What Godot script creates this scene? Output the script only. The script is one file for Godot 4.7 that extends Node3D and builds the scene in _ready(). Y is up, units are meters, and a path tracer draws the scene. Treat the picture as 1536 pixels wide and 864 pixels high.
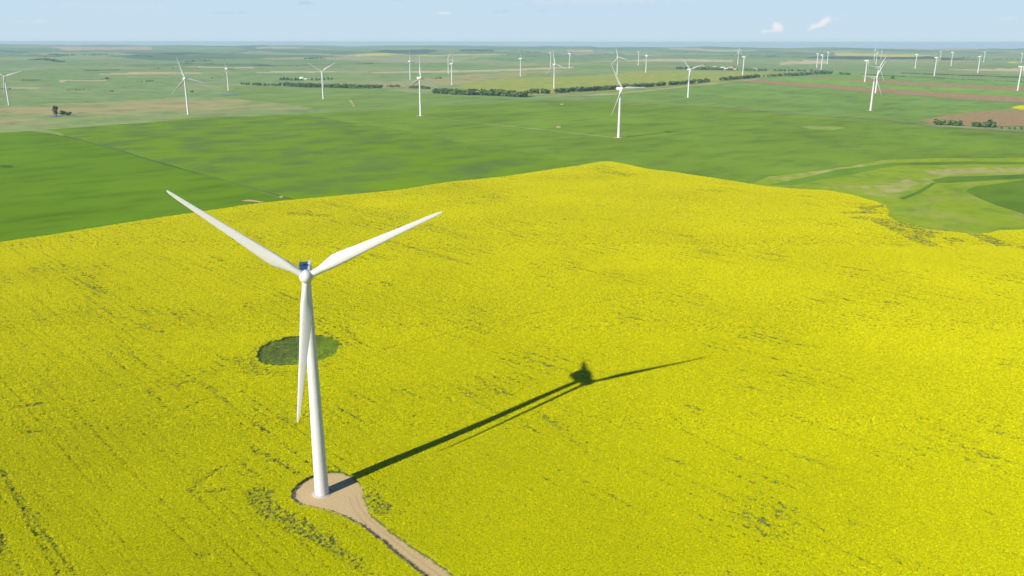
extends Node3D
# A wind farm on the prairie: one large turbine in a canola field, others across green fields to the horizon.
# x right, y up, -z away from the camera; metres. Seed rows and field edges follow one grid turned 47 degrees.
const ROW := Vector2(0.685, 0.7285)
const ACROSS := Vector2(0.7285, -0.685)
const CANOLA_EDGE := [-396.7, -459.9, -366.4, -494.4, -337.1, -528.3, -300.7, -570, -259.6, -608.4, -213.3, -653.4, -181, -673.8, -142, -700.3, -100.1, -729.8, -56.3, -767.9, -7.9, -805.4, 45.7, -856.7, 74.8, -882.1, 95.9, -903.6, 103.8, -905.8, 110.5, -901.1, 125.7, -878.9, 138.2, -853.9, 148.2, -843.4, 167.9, -829.1, 187.9, -804.3, 210.5, -780.1, 234.2, -749.2, 257.2, -735.7, 279.9, -728.8, 293.9, -707.1, 300.9, -675.9, 302.1, -656.9, 292.8, -629.6, 285.6, -615.5, 283.1, -598.4, 287.8, -579.9, 295.1, -562.5, 306.7, -556.3, 316.3, -550.2, 328.7, -554.3, 340.9, -563.8, 360.1, -567, 410.5, -569.4, 480.8, -563.2]
const PAD := [-56.1, -226.3, -51.7, -225.9, -48.1, -223.1, -45.6, -219.5, -43.4, -214.2, -41.8, -207.7, -38.8, -201.5, -34.6, -196.3, -29.2, -190.6, -23, -184.1, -17.7, -178.6, -14.8, -175.5, -5.1, -165.2, -14.3, -165.1, -23, -175.5, -26, -178.6, -29.6, -183.2, -34.5, -189.1, -41.2, -196.3, -47.9, -201.5, -53.4, -204.5, -58.7, -206.3, -62.2, -208.4, -64.1, -211.2, -64.8, -214.5, -63.8, -218.5, -61.5, -222.2, -58.9, -224.6]
const SLOUGH := [-107.4, -321.8, -108.2, -331.1, -105.9, -338.4, -101, -345.2, -93.8, -348.6, -86.3, -348.7, -79.4, -344.4, -74.7, -336.8, -73.1, -328.8, -74.6, -321.1, -79.4, -315.1, -84.8, -311.5, -92.4, -309.4, -100.5, -312.2, -104.8, -315.8]
const FIELD_A := [-644.7, -1191.1, -357.1, -868.4, -180.2, -670.2, -257.7, -603.5, -335.3, -525, -394.1, -456.3, -858.6, -1038.7, -794.1, -1141, -759.2, -1235.8, -728.9, -1261]
const FIELD_B := [-645.9, -1200.8, -715.4, -1282.5, -668, -1332.4, -613.8, -1391.9, -575.6, -1503.4, -465, -1521.7, -387.6, -1577.6, -276.6, -1398.9, -169.5, -1261.6, -69.6, -1109.4, 1.5, -1010, 57.5, -927.2, 92.6, -895.8, -7.9, -799.3, -77.5, -741.7, -176.5, -673.2, -354.8, -873.2]
const FIELD_C := [-389.1, -1594.3, -272.9, -1643.1, -123.8, -1771.4, 48, -1910.7, 201.2, -1930.5, 368, -1845.6, 561.4, -1636.5, 669.4, -1496.4, 695.5, -1375.4, 780.2, -1271, 885.4, -1124, 774.3, -978.8, 592, -956.1, 480.4, -942.4, 421.9, -930.3, 338.4, -867.6, 253.3, -813.1, 224.1, -765.1, 188.8, -796.2, 156.8, -834.3, 132.4, -852.3, 98, -885.7, 55.6, -895.5, -2.5, -984.7, -72, -1078.7, -170.2, -1221.6, -276, -1362, -373.4, -1513.4]
const FIELD_D := [203.1, -1949.1, 371.7, -1864.5, 567, -1653.2, 676.1, -1511.6, 705.5, -1395.4, 735.1, -1509.1, 864, -1650.5, 1013.3, -1769.4, 1141.6, -1876.4, 1287.5, -1650.4, 1340.9, -1720.4, 1202.2, -1978.2, 964.8, -2300.5, 780.3, -2584.9, 737.5, -2746.2, 585.4, -2550, 403, -2305.3, 219.2, -2106.5, 162.7, -2023.2]
const FIELD_E := [-956.3, -2919.4, -657.6, -2800, -400.9, -2566.9, -201.4, -2157.4, 34.2, -1986.4, 157.8, -2000.8, 199.6, -1944.6, 48.3, -1921.2, -125.2, -1790.8, -275.7, -1660.9, -345.8, -1623.8, -487.1, -1873.8, -625.6, -2057.8, -781.7, -2310.4]
const PALE_FIELD := [-175.7, -2855.8, -0.6, -3197.3, 233.1, -3239.1, 540.3, -3597.6, 700, -3699.2, 871.3, -3569.1, 1023.2, -3421.4, 1232, -3443, 1033.4, -3201.3, 743, -2851.7, 453.4, -2485.3, 232, -2232.7, 53.8, -2143.6, -49.9, -2241, -155.6, -2524.8]
const PASTURE := [222.9, -765.1, 252.7, -811, 337.5, -865.2, 420.6, -927.5, 479, -939.5, 590.2, -953.1, 769.4, -972.2, 477.9, -559.2, 355.4, -558.8, 311.5, -542.5, 279.3, -598.4, 291.7, -669.3, 278.3, -722.6, 252.1, -732.7]
const PASTURE_CROP := [403.1, -726.5, 422.7, -747.6, 454.2, -762.4, 488, -781.6, 669.8, -841.8, 479.4, -585.3, 393.8, -623.4, 394, -661.1, 397.2, -697.1]
const PASTURE_BAND := [239.1, -763.3, 280.9, -800.7, 336.5, -853.4, 416.2, -900.6, 511.2, -914.9, 566.2, -912.9, 727.9, -918, 711.3, -896.1, 556.6, -896.8, 485.3, -893.5, 406.1, -877.8, 353.4, -835.3, 297.5, -792.7, 261.6, -761.5]
const PASTURE_SLIVER := [402.1, -785.2, 425.3, -803.5, 468.1, -809.9, 511.3, -820.8, 691.7, -870.4, 673.4, -846.4, 495.1, -793.6, 443.9, -777.6, 414.6, -769.8, 398.2, -769.7]
const PASTURE_DITCH := [326.2, -687.4, 356.5, -719.6, 394.5, -769.7, 397.3, -767.8, 359.1, -716.3, 328.6, -682.8]
const DRY_A := [424.7, -835.7, 471, -866.1, 511.9, -864, 591.8, -879.4, 570, -845.6, 491, -827.2, 435.1, -809.8]
const DRY_B := [314.2, -729.6, 353.1, -758.3, 393.8, -785.2, 404, -789.2, 364.9, -743.8, 321.5, -699.9]
const DRY_C := [240.6, -796.5, 292.3, -835, 346.3, -870, 419.4, -924.7, 429.5, -922.1, 368.5, -872.6, 299.8, -817.6, 255.1, -780.6]
const BROWN_LOW := [789.2, -2873.3, 844.4, -2801, 1045.1, -2496.3, 1322.3, -2180.2, 1458.1, -1874.2, 1340.9, -1720.4, 1208.5, -1988.8, 969.8, -2312.7, 790.1, -2617.9, 743.8, -2753.8]
const BROWN_HIGH := [1063.7, -3041.6, 1208.9, -2895.4, 1561.2, -2582.9, 1794.2, -2316.2, 1661.5, -2141.5, 1450.6, -2396.4, 1141.5, -2731.2, 1034.4, -2956.6]
const STRIP_LOW := [948.4, -2970.8, 1032.8, -2952.1, 1140.1, -2727.7, 1449, -2393.7, 1657.9, -2136.7, 1461.2, -1878.3, 1323.7, -2182.6, 1046.2, -2499.1, 845.6, -2805.1, 836.3, -2864.6]
const STRIP_HIGH := [1246.1, -3342.4, 1442, -3106, 1702, -2820.3, 1939.3, -2507.5, 1798.1, -2321.4, 1563, -2586, 1210.7, -2899.6, 1065.4, -3046.6]
const BROWN_FIELD := [734.3, -1507.6, 862.3, -1647.1, 1010.3, -1763.9, 1073.7, -1762.3, 1261.9, -1616.9, 990.9, -1262.1, 846.7, -1382.1, 776.4, -1366.7, 741.1, -1404.2, 715.6, -1416]
const YELLOW_PATCH := [1088.7, -1836.4, 1150.1, -1905.8, 1209, -1928, 1383.2, -1775.9, 1274.6, -1633.5, 1109.9, -1766.6, 1076.1, -1780.5]
const TRACK := [176.5, -2035.1, 265.6, -1955.3, 370.6, -1858.8, 565.3, -1648.2, 674.1, -1507, 700.8, -1386, 785.7, -1280.1, 892.1, -1132.9, 878.7, -1115.3, 774.1, -1260.8, 691, -1366.2, 665.5, -1487.4, 558.6, -1628.2, 366.6, -1838.1, 263.2, -1936.9, 175.2, -2019.4]
const LANE := [-153.5, -1505.9, -88.5, -1420.4, -8.7, -1333.7, 81, -1238.1, 140.3, -1169.7, 139.3, -1160.7, 80.4, -1229, -8.7, -1324.5, -88, -1412.8, -152.7, -1497.3]
const FIELD_TRACK := [-641.2, -1186.2, -357.7, -869.8, -180.8, -672.6, -177.4, -674.4, -355.1, -872.3, -639.8, -1190.9]
const TREE_LANE := [40, -2131.4, 162.1, -2057.1, 294.2, -2170.8, 589.2, -2567, 742.7, -2766, 869.1, -2884.3, 767, -2857.8, 605.3, -2638.2, 302.7, -2234.5, 166.7, -2116.5, 80, -2168.6]
const SHORT_TRACK := [-389.1, -2006.5, -382.4, -2004.2, -332.2, -1782.2, -332.7, -1761.9]
const POND := [-850.5, -2441.6, -823.4, -2464.7, -772.2, -2419.6, -788.2, -2398.1, -834.5, -2411.5]
const POND_SMALL := [-881.4, -1591.8, -881.6, -1611.2, -857.5, -1599.4, -846.1, -1573.1, -862, -1570]
const BARE_SPOT := [-224.5, -674.8, -219.7, -677.2, -214.7, -675.4, -208.9, -670.7, -201.3, -665.5, -205.9, -664.3, -212.7, -668.9, -220, -671.2]
const BARE_SPOT_B := [-197.8, -692.9, -194.9, -694.4, -193, -685.1, -195.2, -685.1]
const ROCK_SPOT := [67.4, -1303.4, 73.1, -1332.2, 76.8, -1322.1, 75.7, -1301.7, 71, -1292.5]
const ROCK_SPOT_B := [101.5, -1810.7, 108.7, -1835.9, 111.8, -1815.3, 106.4, -1796.2]
const HAY_SPOT := [467.7, -1357.4, 495.8, -1391.3, 526.2, -1368.9, 532.9, -1332.7, 498.6, -1295.2, 467.4, -1309.9]
const DARK_SPOT := [-542, -867.3, -542.5, -880, -529.5, -874.7, -522.8, -860.7, -530.8, -857.9]
const TAN_GRASS := [-1493.6, -1906.7, -1240.1, -2037.9, -1074.7, -2127.2, -897.9, -2327.4, -690.3, -2273.8, -470.7, -1994.9, -315.9, -1810.8, -407.9, -1724.6, -520.4, -1707, -611.9, -1610.3, -690.8, -1570.4, -851.3, -1679, -905.1, -1607.1, -1058.3, -1734.3, -1265.2, -1609.6]
const TAN_GRASS_B := [-1170, -1517.5, -939.8, -1537.1, -887, -1530.4, -851.5, -1459.9, -858.1, -1400.9, -1049.7, -1358.4]
const TAN_GRASS_C := [-503.7, -2867.7, -327.4, -3251.1, -188.2, -3516.6, 62.8, -3687.5, 280.8, -3911.9, 270.4, -3764.9, 85.7, -3443.8, -155.4, -2895.8, -269.3, -2667.7, -437.9, -2669.7]
const FAR_FIELDS := [["TAN", [-6530.9, -12058.4, -5112.8, -12166, -4419.5, -10511.1, -5178.5, -9955.3]], ["TAN", [-4877.4, -8528.4, -4645, -8540.7, -4300.1, -7903.8, -4515.8, -7893.2]], ["TAN", [-4080.2, -13654.8, -3268.3, -13723.6, -3099.9, -12139.6, -3517.4, -11766.1]], ["YEL", [-1496.7, -7674.2, -1391.9, -8580.5, -486, -9140.7, -15.9, -8972.9, -430.5, -8094, -1203.9, -7416.7]], ["TAN", [2617.4, -14221.6, 2942.2, -12968.9, 3311.1, -11606.1, 3042, -10659.9, 2520.7, -11105.7, 2211.9, -12012.7]], ["YEL", [3454.8, -9210.9, 3864.4, -8994.9, 4299.4, -8575.4, 3858.6, -7691.7, 3453.2, -8033.1, 3178.9, -8472.1]], ["TAN", [7202.4, -16208.8, 7813, -14424.1, 6781.5, -12514.8, 5866, -13194.1]], ["YEL", [3527.4, -6075.6, 3574.8, -6011, 3453.3, -5812.2, 3429.6, -5905.3]], ["TAN", [726.5, -11428.2, 1099.3, -11609.3, 1003.7, -10596.1, 664.3, -10445]], ["DRK", [2482, -8347.2, 3421.4, -7611.4, 4058.9, -6779.7, 3899.1, -6510.8, 3192.6, -7099.9, 2316.8, -7788.7]], ["DRK", [1359.9, -3325.5, 1466, -3158.5, 1720.5, -2851.5, 1697.4, -2812.6, 1434.4, -3089.4, 1331.5, -3255.2]], ["DRK", [1655.7, -3633.3, 1943.4, -3226.3, 1898.8, -3151.4, 1607.5, -3526.8]], ["TAN", [-1589, -2625.7, -1560.5, -2684.2, -1493.1, -2676.6, -1532.9, -2599.8]], ["TAN", [-1519.5, -2764.7, -1479.5, -2792.1, -1459.1, -2752.9, -1504.6, -2736.9]], ["TAN", [-634.9, -3892.4, -392.4, -3906.6, -212.4, -3975.2, 296.9, -4138.2, 286.8, -3995.2, -200.9, -3756.9, -610.2, -3739.3]], ["TAN", [1833.5, -5848.7, 2212.2, -6010.9, 1950.8, -5296.4, 1564.8, -4986.9]], ["TAN", [-1154.1, -3834.6, -925.2, -3961.7, -634.9, -3892.4, -885.3, -3788.7, -1126, -3740]], ["DRK", [-4947.9, -8267.6, -4739.3, -8196, -4361.6, -7539.8, -4633.2, -7739.2]], ["DRK", [-1466.1, -4895.1, -808.9, -4971.1, -790.5, -4856.7, -1425.2, -4757.7]], ["DRK", [-1721.3, -10619.9, -1487.9, -12084.4, -953.1, -11312.6, -995.9, -9974, -1424.4, -9718.3]], ["DRK", [-3726.3, -9058.7, -3393.1, -9946, -3136.9, -9192.1, -3306.8, -8352.3]], ["DRK", [-708.9, -11641, -260.4, -11835.5, -231.5, -10517.4, -647.1, -10622.6]], ["DRK", [-2120.1, -5449.2, -1973.1, -5638.5, -1873.7, -5352.4, -2001.1, -5247.2]], ["TAN", [-1739.7, -4376.1, -1646.4, -4496.2, -1347.6, -4437.9, -1296.4, -4267.9, -1565.7, -4273.8]], ["TAN", [-1734.3, -3579.2, -1577.7, -3741.7, -1368.4, -3729.8, -1337.6, -3644.7, -1509, -3576.7, -1677.3, -3460]], ["TAN", [505.6, -5797.9, 1128.4, -6241.9, 1573.1, -6078.2, 1493.8, -5769.8, 1034.8, -5721, 471, -5398.6]], ["TAN", [2071.3, -4061.4, 2531.1, -4215.1, 2393.7, -3983.6, 2084.9, -3849.1]], ["DRK", [-2030.6, -4001.5, -1885.2, -4094.9, -1834.2, -3983, -1934, -3869.7]], ["DRK", [-1757.1, -3029.9, -1716.4, -3085.9, -1683.1, -3024.9, -1727.5, -2978]], ["TAN", [-1614, -3028.7, -1492.4, -3123.9, -1468.7, -3073.3, -1585, -2973.3]]]
const CROP_MARKS := [[-156.8, -226.6, -111.8, -174.7, 0.55, 0.85], [-144.4, -213.3, -108, -174.7, 0.55, 0.85], [-146.4, -202, -120.8, -174.7, 0.5, 0.7], [-114.2, -223, -68.1, -176.1, 0.4, 0.45], [-258.3, -408.8, -149.4, -289.9, 0.6, 0.5], [-233, -358.7, -187.4, -308.6, 0.5, 0.4], [-226.3, -332.8, -174.7, -280.7, 0.5, 0.4], [-156.6, -255.9, -116.9, -214.5, 0.4, 0.4], [-145.2, -255.9, -111.5, -220.2, 0.35, 0.35], [-119.5, -246.1, -92.9, -218.3, 0.35, 0.45], [-113, -243.8, -85, -212.7, 0.35, 0.3], [-130.6, -214.5, -94.8, -177.7, 0.35, 0.3], [-180.4, -265.3, -164.9, -276, 0.7, 0.55], [-164.9, -276, -144.8, -291.2, 0.6, 0.45], [-144.8, -291.2, -122.9, -301.1, 0.6, 0.4], [-122.9, -301.1, -105.6, -311.6, 0.6, 0.4], [-55, -329.9, -37.8, -343.2, 0.7, 0.6], [-37.8, -343.2, -14.9, -363, 0.7, 0.5], [-14.9, -363, 20.4, -387.2, 0.8, 0.45], [20.4, -387.2, 59, -405, 0.8, 0.35], [59, -405, 95.9, -417, 0.8, 0.3], [-165.4, -263.7, -149.2, -278.9, 0.6, 0.55], [-118.3, -268.7, -109.6, -281.4, 0.6, 0.6], [-136.6, -285, -120.7, -267.6, 0.8, 0.6], [-130.3, -286.8, -123.8, -296.5, 0.9, 0.7], [-123.8, -296.5, -110.8, -285, 0.8, 0.7], [-94.4, -214.5, -92.7, -223.4, 0.8, 0.9], [-92.7, -223.4, -89.1, -229.6, 0.7, 0.8], [-91.1, -213.4, -82.9, -215.3, 0.7, 0.8], [-92.5, -211.9, -87.3, -208.3, 0.5, 0.6], [-73.9, -213.4, -70.5, -206.9, 2.6, 0.95], [-70.5, -206.9, -62.5, -199.4, 2.4, 0.95], [-62.5, -199.4, -54, -193.3, 1.9, 1], [-54, -193.3, -46.6, -186.9, 1.9, 0.95], [-46.6, -186.9, -38.2, -178.8, 1.5, 0.85], [-38.2, -178.8, -32.2, -172.4, 1, 0.5], [-68.4, -202.1, -58.4, -192.3, 0.6, 0.6], [-58.4, -192.3, -46.4, -177.7, 0.5, 0.5], [-41.6, -210.9, -36.2, -204.9, 2.2, 0.9], [-107.9, -317.5, -103.1, -308.8, 1.2, 0.8], [-103.1, -308.8, -94.4, -302.6, 1.2, 0.8], [-94.4, -302.6, -84, -303.3, 1, 0.6], [-108.3, -320.5, -109.9, -331.4, 1, 0.7], [-109.9, -331.4, -105.2, -341.3, 0.9, 0.6], [-73.8, -337.2, -70.9, -325.2, 0.9, 0.6], [-73, -313.9, -79.7, -307.4, 0.8, 0.5], [-36.2, -204.9, -30.5, -202.8, 1, 0.5], [-41.6, -214.6, -39.2, -205.5, 1.2, 0.6], [-57.2, -229.7, -53.7, -226.8, 1.6, 0.6], [-38.4, -200.4, -25.8, -187.8, 0.5, 0.45], [-140.4, -650.3, -77.4, -589.5, 4.5, 0.42], [-166.9, -618.3, -141.3, -608.4, 4, 0.75], [-80.4, -528.7, -64.6, -510.5, 1.2, 0.8], [-72.8, -521.3, -31.3, -478.9, 1.6, 0.75], [-61.5, -498.4, -24.9, -471.2, 1.2, 0.6], [-54.6, -512.3, -20.2, -505.4, 1.5, 0.5], [-52.7, -562.9, -30.5, -540.5, 3, 0.5], [-60.7, -573.7, -35.5, -548.5, 4, 0.4], [-8.5, -800.6, 1.2, -788.4, 2, 0.4], [92.2, -831.1, 117.4, -813.8, 4, 0.6], [102.8, -835.7, 111, -805.4, 3, 0.6], [182.7, -769.6, 204.9, -758.4, 3, 0.45], [189.4, -733, 200.7, -719.4, 2.5, 0.5], [263.1, -625.1, 277, -627.8, 7, 0.95], [280, -643.8, 300, -652.2, 6, 0.95], [261.1, -605.1, 273.9, -590.8, 7, 0.9], [265.1, -586.2, 273.4, -564.1, 9, 0.95], [280.8, -593.2, 291.2, -564.2, 7, 0.95], [270.4, -541.6, 274.5, -522.5, 7, 0.95], [284.3, -553.7, 291.5, -531.9, 7, 0.95], [315, -547.7, 316.6, -526.3, 6, 1], [315.7, -526.3, 325.7, -513.6, 6, 0.95], [277.9, -669.3, 286.5, -663.5, 2.5, 0.6], [247, -699.9, 257.4, -693.6, 2, 0.5], [72.8, -253.8, 79.1, -244.1, 0.7, 0.55], [79.1, -244.1, 98.8, -226.6, 1, 0.5], [98.8, -264.2, 115.1, -246.5, 0.9, 0.45], [57, -253.7, 71.8, -232.9, 0.6, 0.5], [67.4, -195.7, 72.4, -188.8, 0.5, 0.55], [52.5, -220.5, 63.2, -207.5, 0.7, 0.5], [64, -273.5, 67.2, -269.6, 1, 0.9], [64.5, -267.9, 65.4, -265.7, 0.8, 0.8], [18.3, -248.8, 27.6, -231.9, 0.5, 0.45], [77.3, -204, 84.3, -192.5, 0.4, 0.5], [28.6, -264.1, 31.8, -261.4, 0.6, 0.5], [126.2, -307.2, 140.3, -284.3, 0.8, 0.4], [216.5, -418.5, 235.7, -395.3, 1.2, 0.4], [132.8, -256.4, 143.2, -233, 0.6, 0.4], [6.6, -345.9, 26.2, -329.3, 0.6, 0.4], [3.3, -317.7, 12.8, -314.1, 0.8, 0.5], [-177.4, -270.3, -171.1, -273.1, 1.3, 1], [-163.2, -250.4, -158.9, -251.9, 1, 1], [-172.2, -361.7, -159.4, -351.6, 1.8, 0.65], [-80.1, -183.3, -77.7, -182.2, 0.7, 0.9], [-113.7, -317.5, -101.2, -303.2, 1.6, 0.7], [-107.8, -303.2, -88.3, -299.2, 1, 0.7], [-77.8, -359.1, -66.3, -337.2, 1, 0.7], [-71.3, -333.1, -65.2, -339.7, 0.8, 0.6], [-245.3, -443.1, -215.2, -411.3, 1.3, 0.4], [-258.2, -457.1, -228.2, -423.5, 0.9, 0.4]]
const BELT_MAIN := [[-206.5, -2251.2, -115.7, -2148.5, 22, 7.6, 14], [-115.7, -2148.5, 35.4, -2056.4, 27, 7.6, 14.5]]
const BELT_EAST := [[40.6, -2165.8, 98.8, -2167.8, 12, 9, 13], [113.8, -2194, 207.1, -2268.8, 8, 7.5, 13], [207.1, -2268.8, 367.7, -2434.9, 10, 8, 13], [367.7, -2434.9, 627.7, -2718.6, 8, 9.5, 13], [687, -2805.2, 876.7, -3005.4, 8, 12, 13], [899, -3033.1, 998.9, -3108.3, 6, 14, 12], [1003.8, -3108.1, 1249.2, -3336.4, 16, 17, 12]]
const BELT_WEST := [[-952.3, -2965, -790.8, -2885, 10, 12, 10], [-790.8, -2885, -529, -2705.5, 16, 12.5, 14], [-529, -2705.5, -407.9, -2612.1, 14, 12, 13]]
const BELT_GAP := [[-407.8, -2722.5, -353.5, -2668.2, 12, 9, 8], [-320.8, -2607.4, -241.1, -2482.6, 12, 9, 9]]
const BELT_TRACK := [[717.9, -1416.2, 742.2, -1397.6, 9, 5.5, 10], [743.1, -1395, 765.2, -1366.2, 5, 6.5, 8], [769.7, -1366.4, 782.5, -1354.3, 4, 6, 11], [780.4, -1335.5, 808.5, -1318.2, 4, 7, 5]]
const DISTANT_CLUMPS := [[747.6, -3872.7, 906.6, -3715.3, 60, 14, 11], [906.6, -3715.3, 1085.9, -3614, 40, 16, 9], [1095.7, -3647, 1339.7, -3565.5, 30, 18, 9], [-890, -3254, -800.2, -3221.1, 30, 14, 10], [-773.9, -3216.8, -687.1, -3261.3, 20, 16, 9], [1247.1, -3248.2, 1287.4, -3221.1, 30, 14, 9], [1318.7, -2964.1, 1332.7, -2958.8, 20, 12, 9], [-3277.2, -5829.7, -2755.1, -5239.4, 60, 30, 10], [-4496.8, -8290.9, -3925.9, -7630, 80, 40, 10], [-1513.1, -6291.8, -1386, -6249.8, 80, 35, 10], [-2.1, -9802.7, 323.1, -9493.2, 90, 50, 10], [113.2, -8199.2, 278.9, -7829, 70, 45, 10], [396.4, -7623.6, 481.5, -7559.7, 50, 35, 10], [1409.8, -7184.5, 1464.9, -7125.5, 50, 35, 10], [1716.5, -6737.4, 1768.9, -6448.4, 50, 35, 10], [-1346.1, -3040.5, -1305.4, -3097.9, 20, 12, 5], [-1524.8, -3166.4, -1503.6, -3163.6, 16, 10, 6], [-1234.3, -2585.9, -1218.9, -2583.5, 10, 8, 5], [-985.6, -2585.8, -975.4, -2585.6, 8, 7, 7], [-1524.6, -3140.2, -1513.8, -3143.3, 10, 8, 5], [-1166.1, -3299, -1141.8, -3334.4, 20, 14, 5], [-291.4, -3192.4, -266.5, -3256.7, 20, 14, 6], [3927.2, -7557.8, 3985.7, -7392.3, 60, 40, 9], [827.6, -10455.3, 876.7, -10458.3, 60, 40, 10], [-1566.3, -2587.3, -1518.3, -2574.5, 14, 10, 5], [-1374.5, -2609.4, -1326.8, -2654.5, 12, 10, 4], [-3923.3, -7105.6, -3616, -6940.1, 60, 45, 10], [-3926.6, -7773.3, -3835.4, -8161, 60, 50, 10], [-3162.6, -7139.1, -2949.1, -7027.7, 50, 40, 9], [-5662.4, -9466.9, -5093.8, -8982, 80, 60, 10], [-2296.8, -5906.6, -2143.8, -6129.4, 50, 40, 9], [-3278.3, -9608.3, -3085.2, -10209, 90, 70, 10], [-1669.3, -10298.1, -1402.3, -10708.3, 90, 60, 10], [-973.1, -9745.1, -807.1, -9754.9, 80, 60, 10], [-651.2, -10689.4, -399.7, -10638.5, 90, 60, 10], [941, -8837.9, 1150, -9132.8, 60, 50, 9], [1709.3, -9904.2, 2028.8, -9591, 80, 70, 10], [2366.7, -7957.6, 3251.1, -7230.4, 40, 38, 9], [3251.1, -7230.4, 3899.1, -6510.8, 40, 38, 9], [3281.7, -9997.5, 3517, -9785.5, 80, 70, 9], [1354.6, -3249.4, 1449.8, -3123, 14, 12, 5], [1449.8, -3123, 1708.8, -2831.9, 12, 14, 4], [1629.2, -3574.8, 1920.6, -3188, 12, 16, 4], [-1728.1, -4064.1, -1529.2, -4173.3, 16, 30, 5], [-2395.8, -4728, -2214, -4815.6, 16, 30, 5], [-1266.4, -4396.7, -1053.9, -4518.8, 16, 30, 5]]
const LONE_TREE := Vector2(-876.9, -1614.3)
const LONE_BUSH := Vector2(-865.8, -1616.3)
const LONE_BUSH_B := Vector2(-859.6, -1623.2)
const BUILDINGS := [[1035.2, -4020, "red"], [996.3, -4034.4, "tan"], [985.5, -4149.5, "grey"], [969.8, -3852.3, "tan"], [956.4, -4251.5, "red"], [1085.9, -3815, "white"], [995.8, -3801.6, "grey"], [-824.5, -3331.5, "white"], [-791.2, -3257.4, "white"], [-780.3, -3265.5, "grey"]]
const LAND_POINTS := [-1207.8, -2020.6, -14.736, -615.3, -1594.3, 0.211, -885.8, -2641.6, -13.322, -466.8, -2084.9, 1.771, -164.8, -1510.7, -0.416, -380.7, -3170.3, -14.426, -270.8, -3611.9, -0.873, -192.9, -2716.5, 4.865, 32.5, -3325.6, 19.203, 119.3, -2412.7, -0.507, 187.7, -4157.3, -0.598, 263.9, -3937.3, -0.748, 414.3, -3359.2, -35.872, 148.1, -1158, 0.332, 651.9, -4414.4, 6.258, 550.1, -3503.7, 26.272, 427.6, -2053.1, 4.619, 868.4, -3204.1, -1.243, 1256.4, -4754.1, -4.602, 1518.7, -4253.4, 7.828, 1332, -3673.3, 1.276, 1842.9, -4995, 8.270, 1135.9, -2733.8, 15.974, 974, -2266.3, 2.527, 737.3, -1728.9, -14.334, 2580.1, -6093.7, 4.735, 2204, -5171.5, -4.802, 3138.1, -7277, -6.458, 1952, -4129.4, -14.519, 1602.1, -3227.3, 3.081, 3181.7, -6356.6, 6.097, 2222.7, -4321.1, 13.937, 1973.2, -3607.3, -2.402, 2815.5, -5100.6, 0.344, 3430.1, -5756.8, -18.083, 1449.6, -2426.3, -18.432, -900, -900, 2.522, -450, -900, -0.492, 0, -900, -0.188, 450, -900, 2.591, 900, -900, 4.392, -900, -450, -1.396, -450, -450, -0.171, 0, -450, -0.195, 450, -450, -1.895, 900, -450, -2.839, -900, 0, 0.327, -450, 0, 0.214, 0, 0, 0.226, 450, 0, 0.647, 900, 0, 0.871]
const TURBINES := [
	["A", -1207.8, -2020.6, 30, 72],
	["B", -615.3, -1594.3, 35, 105],
	["C", -885.8, -2641.6, 50, 102],
	["D", -466.8, -2084.9, 30, 60],
	["E", -164.8, -1510.7, 35, 0],
	["F", -380.7, -3170.3, 45, 0],
	["G1", -270.8, -3611.9, 45, 30],
	["G2", -192.9, -2716.5, 45, 9],
	["H", 32.5, -3325.6, 50, 111],
	["I", 119.3, -2412.7, 25, 111],
	["J", 187.7, -4157.3, 65, 36],
	["K", 263.9, -3937.3, 75, 87],
	["L", 414.3, -3359.2, 15, 105],
	["M", 148.1, -1158, 30, 90],
	["N1", 651.9, -4414.4, 50, 42],
	["N2", 550.1, -3503.7, 40, 93],
	["O", 427.6, -2053.1, 25, 75],
	["P", 868.4, -3204.1, 45, 75],
	["Q", 1256.4, -4754.1, 25, 0],
	["R1", 1518.7, -4253.4, 55, 84],
	["R2", 1332, -3673.3, 55, 51],
	["R3", 1842.9, -4995, 55, 84],
	["S1", 1135.9, -2733.8, 65, 69],
	["S2", 974, -2266.3, 25, 36],
	["S3", 737.3, -1728.9, 25, 36],
	["S4", 2580.1, -6093.7, 25, 0],
	["S5", 2204, -5171.5, 25, 0],
	["S6", 3138.1, -7277, 50, 51],
	["T1", 1952, -4129.4, 50, 87],
	["T2", 1602.1, -3227.3, 60, 81],
	["T3", 3181.7, -6356.6, 60, 33],
	["T4", 2222.7, -4321.1, 60, 45],
	["U1", 1973.2, -3607.3, 55, 30],
	["U2", 2815.5, -5100.6, 35, 60],
	["U3", 3430.1, -5756.8, 55, 48],
	["U4", 1449.6, -2426.3, 60, 72]
]
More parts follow.
